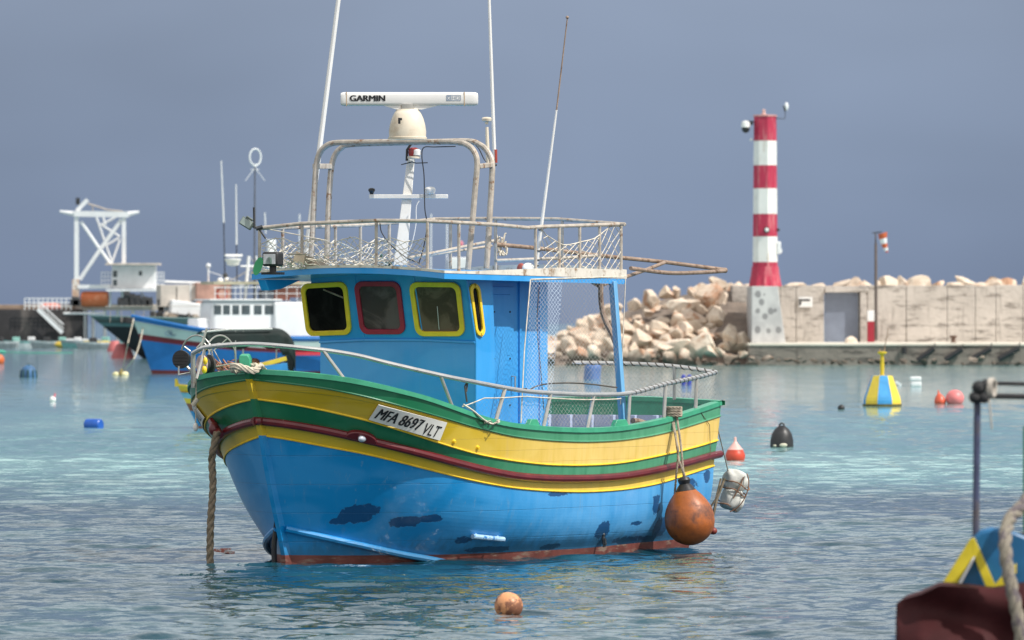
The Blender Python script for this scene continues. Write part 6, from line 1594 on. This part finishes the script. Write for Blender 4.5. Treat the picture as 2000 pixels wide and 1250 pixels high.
q = MB(); q.tube([GL(172, 398, 2), GL(186, 402, 2), GL(210, 410, 2), GL(240, 413, 2)], .10, 5); q.tube([GL(180, 400, 2), GL(182, 414, 2)], .07, 5); q.build('gantry_stay', M['rusty_pipe'], gan)
q = MB(); q.box(GL(152, 393), (.5, .5, .9)); q.build('sheave', M['dark'], gan)
q = MB(); q.box(GL(148, 565), (.9, .8, 2.6)); q.build('leg_foot', mat('rusty foot', (.50, .34, .25), .7, .2, .6, col2=(.7, .65, .6), c2=(.5, .6), c2scale=1), gan)
q = MB(); q.box(GL(184, 560), (4.4, 1, .5)); q.build('gantry_base', gw, gan)
# hut on legs
hut = empty('control_hut', J(264, 566), 0, 'white box hut with flat roof raised on legs beside the gantry', 'hut'); HL = lambda x_, y_, d_=0: J(x_, y_, d_)-hut.location
q = MB(); a, b = HL(219, 564), HL(303, 518); q.box(((a.x+b.x)/2, 1.8, (a.z+b.z)/2), (b.x-a.x, 4, b.z-a.z)); q.build('hut_wall', gw, hut, bevel=.05)
q = MB(); q.box((HL(260.5, 516)), (b.x-a.x+1.4, 5.6, .22)); hr = q.build('hut_roof', mat('brownish roof edge', (.60, .52, .45), .7), hut)
for (x_, y_, w_, h_) in ((225, 535, .55, .85), (225, 552, .5, .75), (274.5, 534, .42, .6)):
    q = MB(); q.box(HL(x_, y_)+Vector((0, -.22, 0)), (w_, .06, h_)); q.build('hut_window', wg, hut)
q = MB(); q.box(HL(261, 540)+Vector((0, -.24, 0)), (.1, .08, 2.9)); q.box(HL(261, 567), (6.9, 5, .28)); q.build('hut_floor', gw, hut)
for x_ in (215, 238, 309):
    q = MB(); q.tube([HL(x_, 568), HL(x_, 600)], .16, 6); q.build('hut_leg', gw, hut)
q = MB(); 
for xa, xb in ((198, 218), (303, 320)):
    for y_ in (532, 540, 548, 556): q.tube([HL(xa, y_), HL(xb, y_)], .05, 4)
    for x_ in np.linspace(xa, xb, 4): q.tube([HL(x_, 531), HL(x_, 566)], .05, 4)
q.build('hut_railing', gw, hut)
q = MB(); q.bar(HL(275, 572, 1), HL(300, 598, 1), .9, .15); q.build('hut_stair', mat('beige stair', (.5, .44, .36), .7), hut)
# orange tank
q = MB(); a, b = J(157, 599), J(212, 569); r_ = (b.z-a.z)/2*1.02; L_t = b.x-a.x
q.lathe([(r_*.5, -L_t/2), (r_*.9, -L_t/2+.15), (r_, -L_t/2+.5), (r_, L_t/2-.4), (r_*.9, L_t/2-.1), (r_*.5, L_t/2)], (0, 0, 0), 26, Matrix.Rotation(R(90), 3, 'Y')); o = q.build('orange_tank', mat('orange tank paint', (.58, .15, .05), .5, .12, .5, col2=(.70, .32, .18), c2=(.55, .7), c2scale=.5)); o.location = ((a.x+b.x)/2, YJ+.5, (a.z+b.z)/2); tag(o, 'orange cylindrical tank lying under the gantry', 'tank')
# stairs and railings
st = empty('gangway_stair', J(95, 640), 0, 'white stair sloping down the jetty face at the left', 'stair'); SL_ = lambda x_, y_, d_=-1: J(x_, y_, d_)-st.location
for d_ in (-1, -2.2):
    q = MB(); q.bar(SL_(74, 604, d_), SL_(122, 650, d_), .2, .5); q.build('stringer', gw, st)
    q = MB(); q.tube([SL_(74, 588, d_), SL_(124, 634, d_)], .07, 5); q.tube([SL_(74, 596, d_), SL_(124, 642, d_)], .05, 5); q.build('handrail', gw, st)
for k in range(11): q = MB(); q.box(SL_(76+k*4.5, 604+k*4.4, -1.6), (.4, 1.2, .06)); q.build('tread', gw, st)
rl_ = empty('platform_railing', J(95, 604), 0, 'white pipe railing along the top of the jetty platform', 'railing'); RL = lambda x_, y_, d_=-1: J(x_, y_, d_)-rl_.location
for y_ in (583, 591, 598):
    q = MB(); q.tube([RL(48, y_), RL(140, y_)], .055, 4); q.build('rail', gw, rl_)
for x_ in range(48, 145, 9):
    q = MB(); q.tube([RL(x_, 605), RL(x_, 583)], .06, 4); q.build('rail_post', gw, rl_)
q = MB(); q.sphere(J(100, 600, 1), 1.0, 14, 8, (1.8, 1, .6)); o = q.build('red_cover', mat('coral cover', (.60, .20, .15), .7)); tag(o, 'coral red covered bundle on the jetty behind the railing', 'bundle')
# people and machinery on the platform read as dark shapes: winch blocks
rng = random.Random(8)
for k, x_ in enumerate((146, 150, 236, 248, 258, 270, 283, 292, 318, 326)):
    h_ = rng.uniform(1.0, 1.9); q = MB(); q.box((0, 0, h_*.35), (rng.uniform(.8, 1.2), .8, h_*.7)); q.tube([(-.4, 0, h_*.75), (.4, 0, h_*.75)], h_*.28, 10)
    o = q.build('deck_winch', M['dark'], bevel=.05); o.location = J(x_, 597, -2); tag(o, 'dark winch standing on the work platform behind the ship', 'winch', 'winches on the work platform')
# row of small moored dinghies and net floats at the foot of the jetty
dm = [mat('dinghy grey', (.30, .32, .33), .6), mat('dinghy white', (.62, .64, .64), .6), mat('dinghy teal', (.15, .33, .32), .6)]
for k, x_ in enumerate((-10, 22, 52, 82, 112, 142, 172, 198)):
    yw = 680+rng.uniform(-1.5, 2); W_ = onwater(x_, yw)
    dg_ = empty('dinghy', W_, R(rng.uniform(-12, 12)), 'small low dinghy moored at the foot of the jetty', 'dinghy', 'dinghies moored below the jetty')
    dg_.location.x -= 1.6
    row, _ = simple_hull(4.6, 1.8, 1.05, .70, .85, .4, [(0, .3, dm[(k+1) % 3]), (.3, 1, dm[k % 3]), (1, 1.3, dm[k % 3])], dg_, n=14, depth=.2)
    deck_of(row, dg_, M['dark'], .1, 'cockpit'); q = MB(); q.box((2.2, 0, 1.0), (.9, .7, .7)); q.build('engine_cover', [M['dark'], mat('mint tarp', (.25, .50, .45), .8), M['bg_white']][k % 3], dg_, bevel=.06)
for x_, y_ in ((124, 665), (166, 662), (184, 664), (205, 664)):
    W_ = onwater(x_, 680); q = MB(); q.sphere((0, 0, .45), .75, 14, 8, (1.5, 1, .6)); o = q.build('yellow_float', mat('mustard float', (.66, .46, .06), .6, .15, 1)); o.location = W_; tag(o, 'mustard yellow net float bundle among the dinghies', 'float', 'yellow floats by the dinghies')

# other distant masts and a white craft glimpsed through the roof rail
YM = 620
for x_, y0 in ((584, 418), (841, 418), (872, 432), (896, 436)):
    q = MB(); q.tube([at(x_, 600, YM), at(x_+1, y0, YM)], .07, 6); o = q.build('distant_mast', M['bg_white']); tag(o, 'thin pale mast of a far yacht seen above the roof rail', 'mast', 'far yacht masts')
fy = empty('far_yacht', (wx(850, YM), YM, 0), 0, 'white far yacht glimpsed through the roof railing', 'yacht')
row, _ = simple_hull(12, 4, 2.2, 1.8, 1.9, 1.5, [(0, 1, M['bg_white']), (1, 1.3, M['bg_white'])], fy, n=16)
q = MB(); c_ = at(897, 505, YM)-fy.location; q.box((c_.x, 0, c_.z/2+.6), (2.0, 2, c_.z-1)); q.build('flybridge', M['bg_white'], fy, bevel=.1)
q = MB(); q.sphere(at(901, 478, YM)-fy.location, .35, 10, 8, (.6, .6, 1.1)); q.build('pink_ensign', mat('pink cloth', (.6, .2, .25), .8), fy)

# ------------------------------------------------------------------ small canopied boat just beyond the bow
YC = 187; cl_, cr2 = mk_frame(346, YC, 12)
luz = empty('canopied_boat', cl_, cr2, 'small blue and yellow open boat with a dark green canopy, behind the main bow', 'open boat'); CB = lambda px, py, v: ray_to(cl_, cr2, px, py, v)
ly = mat('luzzu yellow', (.62, .46, .04), .5, .12, 3); lb_ = mat('luzzu blue', (.02, .20, .46), .5, .15, 2); lbr = mat('luzzu brown', (.20, .08, .05), .6, .2, 3)
row, _ = simple_hull(4.6, 1.7, wz(752, YC), .95, 1.25, .62, [(0, .16, ly), (.16, .30, mat('luzzu pale blue', (.20, .45, .62), .5)), (.30, .42, ly), (.42, .60, lbr), (.60, .95, lb_), (.95, 1.0, lbr), (1, 1.3, lbr)], luz, n=24, depth=.3)
rail_line(row, 0, luz, ly, .04, 'gunwale_cap'); deck_of(row, luz, lbr, .2)
q = MB(); q.tube([Vector((.0, 0, 1.2)), Vector((-.03, 0, 1.42))], [.07, .04], 8); q.build('stem_head', ly, luz)
can_m = mat('dark green canvas', (.007, .016, .015), .8, .3, 3, .02, 6)
VC = -.8
q = MB(); tops = [(392, 648), (410, 643), (450, 643), (500, 642), (535, 641), (552, 646), (563, 662), (567, 690), (562, 722)]; rows = []
for v_ in np.linspace(-.85, .85, 7): rows.append([CB(x_, y_, 0)+Vector((0, v_, -.10*(v_/.85)**2)) for x_, y_ in smooth_path([(a, b, 0) for a, b in tops], 3) and [(p.x, p.y) for p in smooth_path([(a, b, 0) for a, b in tops], 3)]])
q.grid(rows); q.build('canopy', can_m, luz, solid=.02)
q = MB(); sd = [(p.x, p.y) for p in smooth_path([(a, b, 0) for a, b in tops], 3)]; rows = []
for k_ in range(5):
    rows.append([CB(x_, y_+k_/4*(20+14*abs(math.sin(x_*.045))+ (16 if x_ > 540 else 0)), 0)+Vector((0, -.86-.02*math.sin(x_*.4), -.1)) for x_, y_ in sd if y_ < 700])
q.grid(rows); q.build('canopy_side', can_m, luz, solid=.015)
q = MB(); q.tube([CB(395, 648, -.9), CB(450, 643, -.9), CB(532, 642, -.9)], .02, 5); q.build('canopy_edge', M['white_paint'], luz)
q = MB(); q.box(CB(500, 668, -.5), (1.0, .3, .12), Matrix.Rotation(R(-6), 3, 'Y')); q.build('folded_tarp', mat('blue tarp', (.05, .22, .5), .6), luz, bevel=.02)
for x_ in (400, 460, 475, 540):
    q = MB(); q.tube([CB(x_, 646, -.7), CB(x_, 740, -.7)], .022, 6); q.build('canopy_post', M['steel'], luz)
q = MB(); a, b = CB(500, 716, -.75), CB(558, 700, -.75); q.bar(a, b, .3, .12); q.build('bow_board', ly, luz, bevel=.01)
q = MB(); q.bar(CB(512, 722, -.78), CB(560, 716, -.78), .3, .22); q.build('blue_locker', lb_, luz, bevel=.01)
rng = random.Random(2)
for k in range(6):
    q = MB(); q.sphere(CB(430+k*22, 712+rng.uniform(-6, 4), -.2), .14, 10, 6, (1.3, 1, .8)); q.build('net_heap', [lbr, mat('rusty net', (.28, .12, .07), .9, .3, 5)][k % 2], luz)

# ------------------------------------------------------------------ boat cut by the right edge, close by
YN = 40; kn_ = YN/F; NL = lambda x_, y_, d_=0: at(x_, y_, YN+d_)
nb_ = empty('near_boat', (wx(1960, YN), YN, 0), 0, 'close blurred blue boat with a yellow edged prow at the lower right', 'boat')
off0 = nb_.location.copy(); NQ = lambda x_, y_, d_=0: NL(x_, y_, d_)-off0
nblue = mat('near blue', (.008, .12, .28), .45, .2, 4); nyel = mat('near yellow', (.58, .47, .02), .45, .12, 5)
q = MB(); out = [(1835, 1180), (1868, 1125), (1903, 1048), (1915, 1037), (1940, 1031), (1970, 1034), (2010, 1050), (2060, 1110), (2060, 1250), (1835, 1250)]
q.prism([NQ(x_, y_) for x_, y_ in out], (0, .25, 0)); q.build('prow_board', nblue, nb_, recalc=True, bevel=.02)
q = MB()
q.prism([NQ(x_, y_, -.02) for x_, y_ in ((1833, 1150), (1895, 1052), (1902, 1050), (1902, 1085), (1862, 1150))], (0, -.03, 0))
q.prism([NQ(x_, y_, -.021) for x_, y_ in ((1897, 1052), (1903, 1050), (1947, 1150), (1926, 1150), (1899, 1080))], (0, -.03, 0))
q.prism([NQ(x_, y_, -.022) for x_, y_ in ((1936, 1150), (1962, 1118), (1985, 1100), (1985, 1118), (1960, 1150))], (0, -.03, 0)); q.build('yellow_chevron', nyel, nb_, recalc=True, bevel=.004)
q = MB(); q.prism([NQ(x_, y_, -.055) for x_, y_ in ((1866, 1150), (1870, 1142), (1901, 1087), (1904, 1087), (1903, 1092), (1872, 1150))], (0, -.012, 0)); q.build('white_edging', M['clean_white'], nb_, recalc=True)
row, _ = simple_hull(5.5, 2.0, 1.25, 1.15, 1.2, .3, [(0, .2, nyel), (.2, 1, nblue), (1, 1.3, nblue)], nb_, n=20); 
for c_ in nb_.children:
    if c_.name.startswith('hull'): c_.location = Vector((-.42, .9, 0))
q = MB(); q.tube([NQ(1906, 1045, .1), NQ(1909, 770, .1)], .022, 10); q.build('canopy_post', mat('blue grey post', (.05, .06, .12), .5, .3, 6, col2=(.10, .085, .09), c2=(.45, .6), c2scale=2), nb_)
q = MB(); q.tube([NQ(1915, 748, .1), NQ(2100, 752, .1)], .013, 8); q.tube([NQ(1905, 773, .1), NQ(2100, 776, .1)], .018, 8); q.build('canopy_bar', mat('black bar', (.02, .018, .02), .5, .3, 6, col2=(.09, .035, .03), c2=(.6, .7), c2scale=3), nb_)
q = MB()
for (x_, y_, r_) in ((1912, 757, 14), (1904, 776, 12), (1922, 776, 12), (1926, 752, 12)): q.sphere(NQ(x_, y_, .05), r_*kn_, 12, 8)
q.build('wrapped_joint', mat('dark tape', (.03, .03, .032), .8, .4, 12), nb_)
q = MB()
for k in range(5): q.tube([NQ(1934+5*math.cos(a)+k*1.5, 757+17*math.sin(a), .05+.03*math.cos(a)) for a in [2*math.pi*i/12 for i in range(13)]], .010, 5)
q.tube([NQ(1932, 780, 0), NQ(1934, 800, 0), NQ(1937, 838, 0)], .006, 5); q.build('joint_binding', mat('dirty cord', (.45, .41, .36), .9, .2, 10), nb_)
q = MB(); q.box(NQ(2010, 990, .3), (.07, .07, 1.0)); q.build('green_post', mat('green post', (.008, .18, .06), .5), nb_, bevel=.01)
q = MB(); q.box(NQ(2008, 1075, .2), (.12, .1, .22)); q.build('dark_block', M['dark'], nb_, bevel=.02)
# tarpaulin over its side
tp_ = MB(); rows = []; NX, NZ = 46, 30
for j in range(NZ+1):
    t_ = j/NZ; row_ = []
    for i in range(NX+1):
        s_2 = i/NX; xl = interp([(0, 1772), (.03, 1752), (.10, 1750), (.45, 1751), (1, 1764)], t_)
        xx = xl+(2120-xl)*s_2; yt = interp([(1750, 1175), (1765, 1166), (1800, 1155), (1836, 1138), (1870, 1140), (1940, 1148), (1990, 1140), (2120, 1120)], xx)
        yy = yt+(1620-yt)*max(0, t_-.02)
        d_ = -.32-.10*math.sin(math.pi*min(1, t_*1.5))+.05*math.sin(xx*.016+yy*.030)+.10*math.sin((yy-1150)*.05-(xx-1750)*.012)*math.exp(-t_*3)+.04*noise.noise(Vector((xx*.012, yy*.014, 0)))
        if t_ < .03: d_ += .22
        row_.append(NL(xx, yy, d_+.10*(1-min(1, s_2*8))))
    rows.append(row_)
tp_.grid(rows); o = tp_.build('tarpaulin', M['red_tarp'], solid=.012, smooth=60); tag(o, 'dark red tarpaulin draped over the side of the boat at the lower right', 'tarpaulin')
q = MB(); rope(q, smooth_path([NL(2030, 940, -.1), NL(2000, 985, -.2), NL(1972, 1015, -.35), NL(1963, 1060, -.5), NL(1970, 1120, -.55), NL(1985, 1190, -.58), NL(1998, 1270, -.6), NL(2005, 1330, -.55)], 6), .042, n=8)
o = q.build('thick_rope', mat('mottled old rope', (.27, .24, .19), .9, .3, 9, .006, 50, col2=(.13, .11, .12), c2=(.48, .6), c2scale=9)); tag(o, 'thick mottled grey rope hanging over the dark red tarpaulin at the right edge', 'rope')
